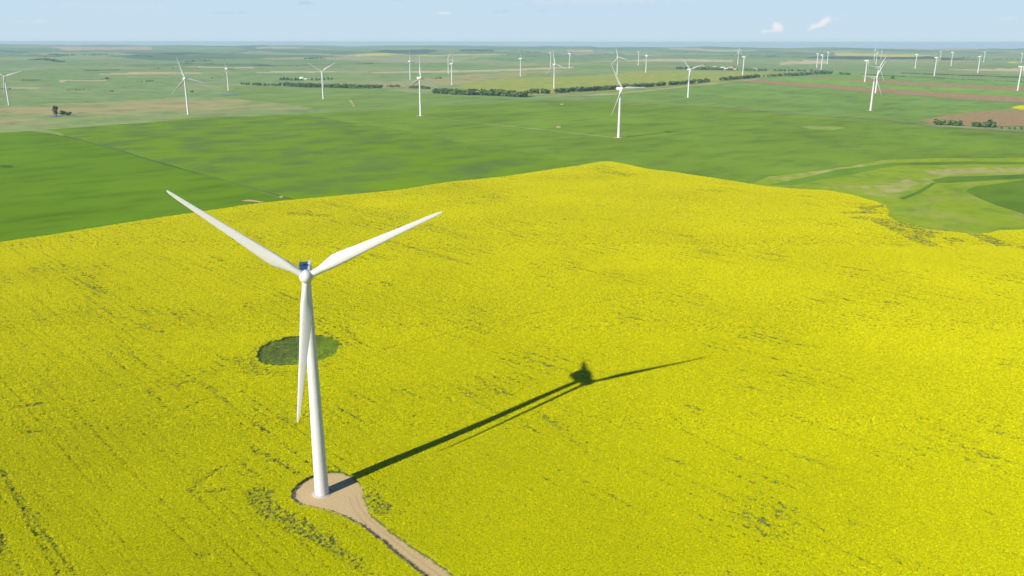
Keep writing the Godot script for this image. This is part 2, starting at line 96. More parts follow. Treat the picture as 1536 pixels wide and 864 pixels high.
const TURBINE_LABELS := {
	"A": "leftmost wind turbine, half cut by the left edge, left of the lone tree",
	"B": "white turbine at the far corner of the striped field, its base on tan grass",
	"C": "white turbine standing right behind the long blue pond on the left",
	"D": "turbine with two raised blades in front of the left shelterbelt",
	"E": "turbine with one blade straight up, where the pale field lane begins",
	"F": "small turbine just behind and left of the one with an upright blade",
	"G1": "farther and left one of two overlapping turbines behind the dense shelterbelt block",
	"G2": "nearer and right one of two overlapping turbines behind the dense shelterbelt block",
	"H": "slim turbine with an upright blade, alone behind the blooming pale field",
	"I": "turbine just behind the gap where the dense block meets the tree row",
	"J": "small far turbine directly behind the one at the tree row gap",
	"K": "small far turbine just right of the one at the tree row gap",
	"L": "turbine directly behind the nearest of the green field turbines",
	"M": "nearest turbine in the green fields, beyond the far tip of the canola",
	"N1": "left one of two far turbines whose raised blades nearly meet",
	"N2": "right one of two far turbines whose raised blades nearly meet",
	"O": "turbine with two raised blades in the green field before the tree row",
	"P": "turbine standing in the blooming field right of the red roofed barn",
	"Q": "far turbine right behind the red roofed farmstead",
	"R1": "left one of the three turbines behind the right end of the tree row",
	"R2": "nearest and middle one of three turbines behind the tree row's right end",
	"R3": "right and farthest one of three turbines behind the tree row's right end",
	"S1": "turbine on the upper brown strip, left of the two crossing turbines",
	"S2": "rear one of the two crossing turbines on the right, at the brown strip",
	"S3": "front one of the two crossing turbines on the right, in the green field",
	"S4": "left one of the three tiny turbines above the crossing pair",
	"S5": "middle one of the three tiny turbines above the crossing pair",
	"S6": "right and smallest one of the three tiny turbines above the crossing pair",
	"T1": "lone far turbine between the crossing pair and the next right hand group",
	"T2": "nearest turbine of the right hand group beyond the brown strips",
	"T3": "tiny turbine peeping out just behind the nearest of the right hand group",
	"T4": "far turbine right of the one that hides a tiny turbine behind it",
	"U1": "nearer and left one of the last overlapping pair on the right horizon",
	"U2": "farther and right one of the last overlapping pair on the right horizon",
	"U3": "far turbine at the right edge, above the larger one cut by the frame",
	"U4": "large turbine cut by the right edge of the frame, on the upper brown strip",
}
const MAIN_TURBINE := Vector2(-55.7, -214.3)
var height_cells := PackedFloat32Array()
var roll_noise: FastNoiseLite
var hill_noise: FastNoiseLite
var shade_noise: FastNoiseLite
var fine_noise: FastNoiseLite
var streak_noise: FastNoiseLite
var patch_noise: FastNoiseLite
var names := {}
var mats := {}
var turbine_parts := {}
var tree_parts := []
var tree_trunk: ArrayMesh

func noise(seed_value: int, wavelength: float, octaves := 4) -> FastNoiseLite:
	var n := FastNoiseLite.new()
	n.noise_type = FastNoiseLite.TYPE_SIMPLEX_SMOOTH
	n.seed = seed_value
	n.frequency = 1.0 / wavelength
	n.fractal_octaves = octaves
	return n

func numbered(called: String) -> String:
	var k: int = names.get(called, 0)
	names[called] = k + 1
	return called if k == 0 else "%s_%03d" % [called, k]

func tag(o: Node, label: String, category: String, group := "") -> void:
	o.set_meta("label", label)
	o.set_meta("category", category)
	if group:
		o.set_meta("group", group)

func part(called: String, m: Mesh, mat: Material, parent: Node, t := Transform3D()) -> MeshInstance3D:
	var o := MeshInstance3D.new()
	o.name = called
	o.mesh = m
	o.material_override = mat
	o.transform = t
	parent.add_child(o, true)
	return o

func structure(called: String, m: Mesh, mat: Material) -> MeshInstance3D:
	var o := part(numbered(called), m, mat, self)
	o.set_meta("kind", "structure")
	return o

# ---------- terrain
const CELL := 90.0
const X0 := -4500.0
const Z0 := -9000.0
const NX := 115
const NZ := 101

func make_heights() -> void:
	height_cells.resize(NX * NZ)
	for j in NZ:
		for i in NX:
			var x := X0 + i * CELL
			var z := Z0 + j * CELL
			var v := 0.0
			for k in range(0, LAND_POINTS.size(), 3):
				var dx: float = x - LAND_POINTS[k]
				var dz: float = z - LAND_POINTS[k + 1]
				var q := (dx * dx + dz * dz) / 605000.0
				if q < 9.0:
					v += LAND_POINTS[k + 2] * exp(-q)
			height_cells[j * NX + i] = v * smoothstep(800.0, 1400.0, sqrt(x * x + z * z))

func land(x: float, z: float) -> float:
	var r := sqrt(x * x + z * z)
	var y := 0.0
	var u := (x - X0) / CELL
	var w := (z - Z0) / CELL
	if r > 800.0 and u >= 0.0 and w >= 0.0 and u < NX - 1 and w < NZ - 1:
		var i := int(u)
		var j := int(w)
		var a := u - i
		var b := w - j
		var k := j * NX + i
		y = lerpf(lerpf(height_cells[k], height_cells[k + 1], a), lerpf(height_cells[k + NX], height_cells[k + NX + 1], a), b)
	if r < 3500.0:
		var p := Vector2(x, z).distance_to(MAIN_TURBINE)
		y += roll_noise.get_noise_2d(x, z) * 1.3 * smoothstep(18.0, 70.0, p)
	if r > 2800.0:
		y += (hill_noise.get_noise_2d(x, z) * 26.0 + shade_noise.get_noise_2d(x * 0.4, z * 0.4) * 9.0) * smoothstep(2800.0, 6500.0, r)
		y += (42.0 - x / 8500.0 * 26.0) * smoothstep(8000.0, 16000.0, r)   # the land rises to a low rim at the horizon
	return y

func up_at(x: float, z: float, e := 6.0) -> Vector3:
	return Vector3(land(x - e, z) - land(x + e, z), 2.0 * e, land(x, z - e) - land(x, z + e)).normalized()

func flat(list: Array) -> PackedVector2Array:
	var p := PackedVector2Array()
	for k in range(0, list.size(), 2):
		p.append(Vector2(list[k], list[k + 1]))
	return p

# A sheet that follows the land inside a polygon. UV is in metres along and across the seed rows.
func drape(poly: PackedVector2Array, cell: float, lift: float, tint: Color = Color.WHITE, vary := 0.0) -> ArrayMesh:
	var v := PackedVector3Array()
	var nrm := PackedVector3Array()
	var uv := PackedVector2Array()
	var col := PackedColorArray()
	var box := Rect2(poly[0], Vector2.ZERO)
	for p in poly:
		box = box.expand(p)
	var nx := int(ceil(box.size.x / cell))
	var nz := int(ceil(box.size.y / cell))
	for j in nz:
		for i in nx:
			var o := box.position + Vector2(i, j) * cell
			var sq := PackedVector2Array([o, o + Vector2(cell, 0), o + Vector2(cell, cell), o + Vector2(0, cell)])
			var inside := 0
			for q in sq:
				if Geometry2D.is_point_in_polygon(q, poly):
					inside += 1
			var pieces: Array = [sq] if inside == 4 else Geometry2D.intersect_polygons(sq, poly)
			for piece in pieces:
				var tri := Geometry2D.triangulate_polygon(piece)
				for t in range(0, tri.size(), 3):
					var a: Vector2 = piece[tri[t]]
					var b: Vector2 = piece[tri[t + 1]]
					var c: Vector2 = piece[tri[t + 2]]
					if (b - a).cross(c - a) < 0.0:
						var s := b
						b = c
						c = s
					for q: Vector2 in [a, b, c]:
						v.append(Vector3(q.x, land(q.x, q.y) + lift, q.y))
						nrm.append(up_at(q.x, q.y))
						uv.append(Vector2(q.dot(ROW), q.dot(ACROSS)))
						var g := 1.0 + vary * shade_noise.get_noise_2d(q.x, q.y)
						col.append(Color(tint.r * g, tint.g * g, tint.b * g))
	return arrays(v, nrm, uv, col)

# Rough pasture: greener and drier patches in the colour of each vertex.
func pasture_mesh(poly: PackedVector2Array, dry: Array) -> ArrayMesh:
	var m := drape(poly, 7.0, 0.35)
	var a := m.surface_get_arrays(0)
	var v: PackedVector3Array = a[Mesh.ARRAY_VERTEX]
	var col := PackedColorArray()
	for q in v:
		var n1 := patch_noise.get_noise_2d(q.x * 1.2, q.z * 1.2)
		var n2 := shade_noise.get_noise_2d(q.x * 5.0 + 70.0, q.z * 5.0)
		var n3 := fine_noise.get_noise_2d(q.x * 0.25, q.z * 0.25)
		var c := Color(0.30, 0.415, 0.03).lerp(Color(0.20, 0.34, 0.03), clampf(n1 * 1.6 + n2 * 0.7, 0.0, 1.0))
		c = c.lerp(Color(0.38, 0.40, 0.10), clampf(n2 * 1.3 + n3 * 0.5 - 0.1, 0.0, 0.8))
		var p := Vector2(q.x, q.z) + Vector2(n2, n3) * 22.0
		for zone in dry:
			if Geometry2D.is_point_in_polygon(p, zone):
				c = c.lerp(Color(0.52, 0.45, 0.22), clampf(0.55 + n3 * 0.8 + n1 * 0.5, 0.1, 0.9))
		col.append(c)
	a[Mesh.ARRAY_COLOR] = col
	var out := ArrayMesh.new()
	out.add_surface_from_arrays(Mesh.PRIMITIVE_TRIANGLES, a)
	return out

# The same outline with an uneven edge.
func ragged(poly: PackedVector2Array, step: float, amount: float) -> PackedVector2Array:
	var out := PackedVector2Array()
	for k in poly.size():
		var a := poly[k]
		var b := poly[(k + 1) % poly.size()]
		var n := maxi(1, int(a.distance_to(b) / step))
		for j in n:
			var p := a.lerp(b, float(j) / n)
			out.append(p + Vector2(fine_noise.get_noise_2d(p.x * 0.8, p.y * 0.8), fine_noise.get_noise_2d(p.x * 0.8 + 50.0, p.y * 0.8 + 90.0)) * amount)
	return out

func arrays(v: PackedVector3Array, nrm, uv, col) -> ArrayMesh:
	var a := []
	a.resize(Mesh.ARRAY_MAX)
	a[Mesh.ARRAY_VERTEX] = v
	if nrm != null:
		a[Mesh.ARRAY_NORMAL] = nrm
	if uv != null:
		a[Mesh.ARRAY_TEX_UV] = uv
		a[Mesh.ARRAY_TEX_UV2] = uv
	if col != null:
		a[Mesh.ARRAY_COLOR] = col
	var m := ArrayMesh.new()
	m.add_surface_from_arrays(Mesh.PRIMITIVE_TRIANGLES, a)
	return m

# ---------- materials
func plain(rough: float, color := Color.WHITE, spec := 0.5) -> StandardMaterial3D:
	var m := StandardMaterial3D.new()
	m.albedo_color = color.linear_to_srgb()
	m.roughness = rough
	m.metallic_specular = spec
	m.vertex_color_use_as_albedo = true
	return m

# A seamless picture of noise run through a ramp of linear colours.
func ramp_texture(seed_value: int, wavelength_px: float, octaves: int, ramp: Array, stretch := 1, size := 1024) -> ImageTexture:
	var n := noise(seed_value, wavelength_px, octaves)
	n.fractal_gain = 0.6
	var grey := n.get_seamless_image(size, size / stretch)
	if stretch > 1:
		grey.resize(size, size, Image.INTERPOLATE_CUBIC)
	grey.convert(Image.FORMAT_L8)
	var g := Gradient.new()
	g.offsets = PackedFloat32Array()
	var offs := PackedFloat32Array()
	var cols := PackedColorArray()
	for k in ramp:
		offs.append(k[0])
		cols.append(k[1])
	g.offsets = offs
	g.colors = cols
	var table := PackedByteArray()
	for k in 256:
		var c := g.sample(k / 255.0).linear_to_srgb()
		table.append(int(clampf(c.r, 0, 1) * 255.0))
		table.append(int(clampf(c.g, 0, 1) * 255.0))
		table.append(int(clampf(c.b, 0, 1) * 255.0))
	var src := grey.get_data()
	var out := PackedByteArray()
	out.resize(src.size() * 3)
	var o := 0
	for q in src:
		var k := q * 3
		out[o] = table[k]
		out[o + 1] = table[k + 1]
		out[o + 2] = table[k + 2]
		o += 3
	return ImageTexture.create_from_image(Image.create_from_data(size, size, false, Image.FORMAT_RGB8, out))

func field_material(base: ImageTexture, metres: Vector2, grain: ImageTexture, grain_metres: Vector2) -> StandardMaterial3D:
	var m := plain(1.0, Color.WHITE, 0.0)
	m.albedo_texture = base
	m.uv1_scale = Vector3(1.0 / metres.x, 1.0 / metres.y, 1.0)
	m.detail_enabled = true
	m.detail_albedo = grain
	m.detail_blend_mode = BaseMaterial3D.BLEND_MODE_MUL
	m.detail_uv_layer = BaseMaterial3D.DETAIL_UV_2
	m.uv2_scale = Vector3(1.0 / grain_metres.x, 1.0 / grain_metres.y, 1.0)
	return m

# ---------- shape helpers
func lathe(profile: Array, sides: int, cap_bottom := false, cap_top := false) -> ArrayMesh:
	# profile: [radius, y] from bottom to top, turned round y
	var st := SurfaceTool.new()
	st.begin(Mesh.PRIMITIVE_TRIANGLES)
	st.set_smooth_group(0)
	for k in profile.size() - 1:
		var a: Array = profile[k]
		var b: Array = profile[k + 1]
		for s in sides:
			var t0 := TAU * s / sides
			var t1 := TAU * (s + 1) / sides
			var p0 := Vector3(cos(t0) * a[0], a[1], sin(t0) * a[0])
			var p1 := Vector3(cos(t1) * a[0], a[1], sin(t1) * a[0])
			var q0 := Vector3(cos(t0) * b[0], b[1], sin(t0) * b[0])
			var q1 := Vector3(cos(t1) * b[0], b[1], sin(t1) * b[0])
			if a[0] > 0.0001:
				for q in [p0, p1, q0]:
					st.add_vertex(q)
			if b[0] > 0.0001:
				for q in [p1, q1, q0]:
					st.add_vertex(q)
	st.set_smooth_group(1)
	for cap in [[cap_bottom, profile[0], false], [cap_top, profile[-1], true]]:
		if cap[0]:
			for s in sides:
				var t0 := TAU * s / sides
				var t1 := TAU * (s + 1) / sides
				var c := Vector3(0, cap[1][1], 0)
				var p0 := Vector3(cos(t0) * cap[1][0], cap[1][1], sin(t0) * cap[1][0])
				var p1 := Vector3(cos(t1) * cap[1][0], cap[1][1], sin(t1) * cap[1][0])
				for q in ([p0, p1, c] if cap[2] else [p1, p0, c]):
					st.add_vertex(q)
	st.generate_normals()
	return st.commit()

# rings of equal count joined into a skin, ends closed
func loft(rings: Array, smooth := true) -> ArrayMesh:
	var st := SurfaceTool.new()
	st.begin(Mesh.PRIMITIVE_TRIANGLES)
	st.set_smooth_group(0 if smooth else -1)
	for k in rings.size() - 1:
		var a: PackedVector3Array = rings[k]
		var b: PackedVector3Array = rings[k + 1]
		var n := a.size()
		for s in n:
			var t := (s + 1) % n
			for q in [a[s], a[t], b[s], a[t], b[t], b[s]]:
				st.add_vertex(q)
	st.set_smooth_group(-1)
	for e in [[rings[0], true], [rings[-1], false]]:
		var r: PackedVector3Array = e[0]
		var c := Vector3.ZERO
		for q in r:
			c += q / r.size()
		for s in r.size():
			var t := (s + 1) % r.size()
			for q in ([r[t], r[s], c] if e[1] else [r[s], r[t], c]):
				st.add_vertex(q)
	st.generate_normals()
	return st.commit()

func rounded_ring(w: float, h: float, z: float, y: float, bevel: float) -> PackedVector3Array:
	var r := PackedVector3Array()
	for c in [[1, 1, 0.0], [-1, 1, PI / 2], [-1, -1, PI], [1, -1, PI * 1.5]]:
		for k in 4:
			var a: float = c[2] + PI / 2 * k / 3.0
			r.append(Vector3(c[0] * (w / 2 - bevel) + cos(a) * bevel, y + c[1] * (h / 2 - bevel) + sin(a) * bevel, z))
	return r

func box_mesh(size: Vector3, bevel := 0.0) -> ArrayMesh:
	var b := maxf(bevel, 0.001)
	return loft([rounded_ring(size.x - b, size.y - b, -size.z / 2, 0, b * 0.6), rounded_ring(size.x, size.y, -size.z / 2 + b * 0.5, 0, b), rounded_ring(size.x, size.y, size.z / 2 - b * 0.5, 0, b), rounded_ring(size.x - b, size.y - b, size.z / 2, 0, b * 0.6)], false)

# ---------- wind turbines
func blade_mesh() -> ArrayMesh:
	var rows := [[0.0, 1.85, 1.0, 0.5, 0.0], [1.6, 1.85, 1.0, 0.5, 0.0], [3.2, 2.1, 0.82, 0.45, 14.0], [5.5, 2.95, 0.5, 0.36, 14.0], [7.6, 3.45, 0.36, 0.31, 12.0], [10.0, 3.3, 0.3, 0.3, 10.0], [14.0, 2.85, 0.26, 0.3, 7.5], [20.0, 2.25, 0.22, 0.3, 5.0], [26.0, 1.75, 0.19, 0.3, 3.0], [32.0, 1.3, 0.17, 0.3, 1.5], [36.0, 0.98, 0.16, 0.32, 0.6], [38.2, 0.68, 0.15, 0.36, 0.0], [38.9, 0.4, 0.15, 0.42, 0.0], [39.1, 0.1, 0.2, 0.5, 0.0]]
	var rings := []
	for r in rows:
		var ring := PackedVector3Array()
		var roundness := clampf((r[2] - 0.4) / 0.6, 0.0, 1.0)
		for k in 16:
			var t := TAU * k / 16.0
			var c := 0.5 - 0.5 * cos(t)           # 0 leading edge, 1 trailing edge
			var foil: float = 5.0 * r[2] * (0.2969 * sqrt(c) - 0.126 * c - 0.3516 * c * c + 0.2843 * c * c * c - 0.1036 * c * c * c * c)
			var th: float = lerpf(foil, 0.5 * sin(acos(clampf(1.0 - 2.0 * c, -1, 1))) * r[2], roundness) * (1.0 if t < PI else -0.75)
			var p := Vector2((r[3] - c) * r[1], th * r[1])
			p = p.rotated(deg_to_rad(r[4]))
			ring.append(Vector3(p.x, r[0], p.y))
		rings.append(ring)
	return loft(rings)

func make_turbine_parts() -> void:
	var tp := {}
	var prof := []
	for k in 13:
		var t := k / 12.0
		prof.append([lerpf(2.04, 1.17, t), lerpf(0.25, 65.6, t)])
	tp.tower = lathe(prof, 40)
	var seam := []
	for y: float in [0.42, 16.0, 31.0, 48.0, 65.3]:
		var r := lerpf(2.04, 1.17, (y - 0.25) / 65.35)
		seam.append(lathe([[r, y - 0.1], [r + 0.025, y - 0.09], [r + 0.025, y + 0.09], [r, y + 0.1]], 40))
	tp.seams = seam
	tp.base = lathe([[2.75, -0.6], [2.75, 0.16], [2.68, 0.24], [2.1, 0.26]], 40)
	tp.door = box_mesh(Vector3(0.95, 2.2, 0.16), 0.08)
	tp.step = box_mesh(Vector3(1.3, 0.22, 0.9), 0.03)
	tp.box = box_mesh(Vector3(2.4, 1.9, 1.8), 0.08)
	tp.nacelle = loft([rounded_ring(2.2, 2.4, 2.3, 0.0, 0.9), rounded_ring(3.0, 3.2, 1.7, 0.05, 0.8), rounded_ring(3.3, 3.7, 0.4, 0.15, 0.6), rounded_ring(3.4, 3.9, -2.0, 0.2, 0.55), rounded_ring(3.4, 3.8, -5.5, 0.25, 0.55), rounded_ring(3.1, 3.3, -7.4, 0.4, 0.6), rounded_ring(2.6, 2.6, -7.9, 0.5, 0.6)].map(func(r): r.reverse(); return r))
	tp.roof = box_mesh(Vector3(2.9, 0.16, 5.4), 0.05)
	tp.roof_rim = box_mesh(Vector3(0.14, 0.34, 5.5), 0.04)
	tp.cooler = box_mesh(Vector3(3.1, 1.5, 0.35), 0.08)
	var fin := loft([PackedVector3Array([Vector3(-1.0, 0, 1.2), Vector3(1.0, 0, 1.2), Vector3(1.0, 0.15, 1.2), Vector3(-1.0, 0.1, 1.2)]), PackedVector3Array([Vector3(0.2, 0, -2.2), Vector3(1.0, 0, -2.2), Vector3(1.0, 0.75, -2.2), Vector3(0.4, 0.5, -2.2)])], false)
	tp.fairing = fin
	tp.mast = lathe([[0.045, 0.0], [0.03, 2.2], [0.0, 2.25]], 6)
	tp.hatch = box_mesh(Vector3(0.8, 0.1, 0.5), 0.02)
	tp.spinner = lathe([[1.55, -1.75], [1.78, -1.2], [1.82, -0.2], [1.78, 0.5], [1.6, 1.1], [1.25, 1.6], [0.75, 1.95], [0.3, 2.1], [0.0, 2.13]], 28, true)
	tp.collar = lathe([[1.08, -0.35], [1.1, 0.0], [1.0, 0.12]], 24)
	tp.blade = blade_mesh()
	turbine_parts = tp

func turbine(at: Vector2, yaw: float, phase: float, label: String, near: bool) -> Node3D:
	var tp := turbine_parts
	var o := Node3D.new()
	o.name = numbered("wind_turbine")
	add_child(o)
	o.position = Vector3(at.x, land(at.x, at.y), at.y)
	o.rotation.y = deg_to_rad(yaw)
	tag(o, label, "wind turbine", "wind turbines across the plain")
	part("foundation", tp.base, mats.concrete, o)
	var tower := part("tower", tp.tower, mats.tower, o)
	for s in tp.seams:
		part("flange", s, mats.tower, tower)
	var tilt := Basis(Vector3.RIGHT, deg_to_rad(-5.0))
	var nac := part("nacelle", tp.nacelle, mats.white, o, Transform3D(tilt, Vector3(0, 67.0, 0)))
	part("roof_panel", tp.roof, mats.blue, nac, Transform3D(Basis(), Vector3(0, 2.2, -4.1)))
	if near:
		var door := part("door", tp.door, mats.door, tower, Transform3D(Basis(Vector3.UP, deg_to_rad(130)), Vector3(sin(deg_to_rad(130)) * 2.1, 2.0, cos(deg_to_rad(130)) * 2.1)))
		for k in 4:
			part("step", tp.step, mats.steel, tower, Transform3D(Basis(Vector3.UP, deg_to_rad(130)), Vector3(sin(deg_to_rad(130)) * (2.6 + 0.3 * k), 0.78 - 0.2 * k, cos(deg_to_rad(130)) * (2.6 + 0.3 * k))))
		part("roof_rim", tp.roof_rim, mats.steel, nac, Transform3D(Basis(), Vector3(1.5, 2.25, -4.1)))
		part("roof_rim", tp.roof_rim, mats.steel, nac, Transform3D(Basis(), Vector3(-1.5, 2.25, -4.1)))
		part("roof_fairing", tp.fairing, mats.white, nac, Transform3D(Basis(), Vector3(0.45, 2.27, -3.2)))
		part("roof_hatch", tp.hatch, mats.dark, nac, Transform3D(Basis(), Vector3(0.0, 2.36, -2.15)))
		for s in [-1.3, 1.0]:
			part("wind_mast", tp.mast, mats.steel, nac, Transform3D(tilt.inverse(), Vector3(s, 2.2, -6.7)))
	var axis := tilt * Vector3(0, 0, 1)
	var c := Vector3(0, 67.0, 0) + axis * 4.2
	part("spinner", tp.spinner, mats.white, o, Transform3D(tilt * Basis(Vector3.RIGHT, PI / 2), c))
	for k in 3:
		var turn := tilt * Basis(Vector3(0, 0, 1), -deg_to_rad(phase) - k * TAU / 3.0) * Basis(Vector3.RIGHT, deg_to_rad(2.0))
		var b := part("blade", tp.blade, mats.blade, o, Transform3D(turn, c + turn * Vector3(0, 1.1, 0)))
		if near:
			part("blade_collar", tp.collar, mats.white, b, Transform3D(Basis(), Vector3(0, 0.45, 0)))
	return o

# ---------- plants
func scatter_mesh(seed_value: int, flowers: int, leaves: int, flower_col: Color, leaf_col: Color, radius: float, low: float, high: float, fsize: float, leaf_low := 0.05) -> ArrayMesh:
	var rng := RandomNumberGenerator.new()
	rng.seed = seed_value
	var v := PackedVector3Array()
	var col := PackedColorArray()
	var nrm := PackedVector3Array()
	for k in flowers + leaves:
		var is_flower := k < flowers
		var a := rng.randf() * TAU
		var r := sqrt(rng.randf()) * radius
		var dome := 1.0 - 0.16 * (r / radius) * (r / radius)
		var y := lerpf(low, high, rng.randf_range(0.62, 1.0)) * dome if is_flower else lerpf(leaf_low, high * (0.8 if leaf_low < 0.3 else 0.96), rng.randf())
		var c := Vector3(cos(a) * r, y, sin(a) * r)
		var s := fsize * rng.randf_range(0.7, 1.3) * (1.0 if is_flower else 1.35)
		var up := Vector3(rng.randf_range(-0.6, 0.6), 1.0 if is_flower else rng.randf_range(0.25, 0.9), rng.randf_range(-0.6, 0.6)).normalized()
		var e := up.cross(Vector3(cos(a * 3.0), 0.1, sin(a * 3.0))).normalized()
		var f := up.cross(e)
		var tone := rng.randf_range(0.82, 1.14)
		var cc := (flower_col if is_flower else leaf_col) * tone
		var q := [c + e * s, c + f * s * 0.8, c - e * s, c - f * s * 0.8]
		for t in [0, 2, 1, 0, 3, 2]:
			v.append(q[t])
			nrm.append(up)
			col.append(Color(cc.r, cc.g, cc.b))
	return arrays(v, nrm, null, col)

func swarm(called: String, m: Mesh, mat: Material, data: PackedFloat32Array, label: String, category: String) -> void:
	var mm := MultiMesh.new()
	mm.transform_format = MultiMesh.TRANSFORM_3D
	mm.use_colors = true
	mm.mesh = m
	mm.instance_count = data.size() / 16
	mm.buffer = data
	var o := MultiMeshInstance3D.new()
	o.name = numbered(called)
	o.multimesh = mm
	o.material_override = mat
	add_child(o)
	o.set_meta("kind", "stuff")
	tag(o, label, category)

func put(data: PackedFloat32Array, x: float, y: float, z: float, turn: float, sx: float, sy: float, c: Color) -> void:
	var cs := cos(turn) * sx
	var sn := sin(turn) * sx
	data.append_array([cs, 0.0, sn, x, 0.0, sy, 0.0, y, -sn, 0.0, cs, z, c.r, c.g, c.b, 1.0])

var mark_cells := {}
func index_marks() -> void:
	for m in CROP_MARKS:
		var a := Vector2(m[0], m[1])
		var b := Vector2(m[2], m[3])
		var pad: float = m[4] * 2.0 + 12.0
		var seen := {}
		var n := int(ceil(a.distance_to(b) / 8.0)) + 1
		for k in n + 1:
			var p := a.lerp(b, float(k) / n)
			for dx in [-pad, 0.0, pad]:
				for dz in [-pad, 0.0, pad]:
					seen[Vector2i((p + Vector2(dx, dz)) / 12.0)] = true
		for c in seen:
			if not mark_cells.has(c):
				mark_cells[c] = []
			mark_cells[c].append(m)

# How thinly the crop flowers at a place: 0 full bloom, 1 bare.
func thinness(p: Vector2) -> float:
	var s := p.dot(ROW)
	var t := p.dot(ACROSS)
	var streak := streak_noise.get_noise_2d(s * 0.12, t * 1.25)
	var broad := patch_noise.get_noise_2d(p.x, p.y)
	var speck := fine_noise.get_noise_2d(p.x * 1.6, p.y * 1.6)
	var v := clampf((streak * 0.9 - 0.30 + broad * 0.75) * 1.9, 0.0, 0.85) * clampf(0.65 + speck * 1.6, 0.0, 1.0)
	v += clampf(speck * 0.3 - 0.13 + broad * 0.12, 0.0, 0.25)
	var wob := Vector2(fine_noise.get_noise_2d(p.x * 0.4 + 300.0, p.y * 0.4), fine_noise.get_noise_2d(p.x * 0.4, p.y * 0.4 - 400.0)) * 1.6
	# seed rows show as faint straight lines, mostly in the left half
	var rows := pow(maxf(0.0, cos(t * TAU / 3.9)), 6.0) * clampf(streak_noise.get_noise_2d(s * 0.03 + 90.0, floor(t / 3.9 + 0.5) * 7.0) * 1.5 + 0.25, 0.0, 1.0)
	v += 0.8 * rows * smoothstep(60.0, -120.0, p.x)
	var key := Vector2i(p / 12.0)
	if mark_cells.has(key):
		for m in mark_cells[key]:
			var c := Geometry2D.get_closest_point_to_segment(p + wob * minf(1.0, m[4] * 0.4), Vector2(m[0], m[1]), Vector2(m[2], m[3]))
			var d: float = c.distance_to(p + wob * minf(1.0, m[4] * 0.4)) / m[4]
			if d < 1.8:
				v = maxf(v, m[5] * clampf(1.9 - d, 0.0, 1.0) * (0.75 + 0.5 * fine_noise.get_noise_2d(p.x * 2.0, p.y * 2.0)))
	return v

func grow_canola(edge: PackedVector2Array) -> void:
	var pad := ragged(flat(PAD), 1.0, 0.55)
	var slough := ragged(flat(SLOUGH), 1.2, 1.8)
	var rng := RandomNumberGenerator.new()
	rng.seed = 77
	var bloom := [PackedFloat32Array(), PackedFloat32Array(), PackedFloat32Array(), PackedFloat32Array()]
	var leafy := PackedFloat32Array()
	# [nearest z, farthest z, spacing, spread]; neighbouring bands fade into each other over 24 m
	var bands := [[-165.0, -260.0, 0.42, 1.0], [-260.0, -360.0, 0.52, 1.25], [-360.0, -520.0, 0.68, 1.5], [-520.0, -930.0, 1.0, 2.15]]
	for b in bands:
		var step: float = b[2]
		var z: float = b[0] + 12.0
		while z > b[1] - 12.0:
			var keep := minf(smoothstep(b[0] + 12.0, b[0] - 12.0, z), smoothstep(b[1] - 12.0, b[1] + 12.0, z))
			var reach := absf(z) * 0.63 + 28.0
			var x := -reach
			while x < reach:
				var p := Vector2(x + rng.randf_range(-0.5, 0.5) * step, z + rng.randf_range(-0.5, 0.5) * step)
				x += step
				if rng.randf() > keep or not Geometry2D.is_point_in_polygon(p, edge):
					continue
				if p.y > -235.0 and p.x > -70.0 and p.x < 5.0 and Geometry2D.is_point_in_polygon(p, pad):
					continue
				if p.y > -352.0 and p.y < -305.0 and p.x > -111.0 and p.x < -70.0 and Geometry2D.is_point_in_polygon(p, slough):
					continue
				var thin := thinness(p)
				var y := land(p.x, p.y)
				var turn := rng.randf() * TAU
				var size: float = b[3] * rng.randf_range(0.85, 1.2)
				if rng.randf() > thin:
					var warm := rng.randf_range(0.94, 1.05) * (1.0 + 0.07 * patch_noise.get_noise_2d(p.x * 0.7, p.y * 0.7 + 500.0))
					var tall := rng.randf_range(0.97, 1.04) * (1.0 - 0.2 * thin)
					# plants in fuller bloom farther up the field, leafier ones in the near part
					var full := rng.randf() < smoothstep(150.0, 620.0, p.length())
					put(bloom[rng.randi() % 2 + (2 if full else 0)], p.x, y, p.y, turn, size, tall, Color(warm * rng.randf_range(0.96, 1.03), warm, warm))
				elif rng.randf() < 0.85:
					var g := rng.randf_range(0.75, 1.25)
					put(leafy, p.x, y, p.y, turn, size * 0.95, rng.randf_range(0.55, 0.88) if p.y > -480.0 else rng.randf_range(0.75, 1.0), Color(g, g, g))
			z -= step
	print("canola plants: ", (bloom[0].size() + bloom[1].size() + bloom[2].size() + bloom[3].size()) / 16, " + ", leafy.size() / 16)
	var words := ["yellow flowering canola plants in the near part of the foreground field", "leafy yellow canola plants mixed through the near part of the field", "yellow canola plants in full bloom in the far part of the field", "bright yellow canola flower heads up to the far tip of the field"]
	for k in 4:
		var m := scatter_mesh(100 + k, 40, 20, Color(0.77, 0.75, 0.0), Color(0.24, 0.32, 0.0), 0.42, 0.92, 1.2, 0.06, 0.8) if k < 2 else scatter_mesh(100 + k, 40, 6, Color(0.87, 0.83, 0.0), Color(0.28, 0.34, 0.0), 0.42, 0.95, 1.22, 0.07, 0.8)
		swarm("canola_crop", m, mats.leaf, bloom[k], words[k], "crop")
	swarm("canola_leaves", scatter_mesh(120, 4, 20, Color(0.62, 0.56, 0.02), Color(0.19, 0.25, 0.075), 0.45, 0.4, 0.95, 0.09, 0.35), mats.leaf, leafy, "grey green canola leaves in thin patches of the yellow field", "crop")

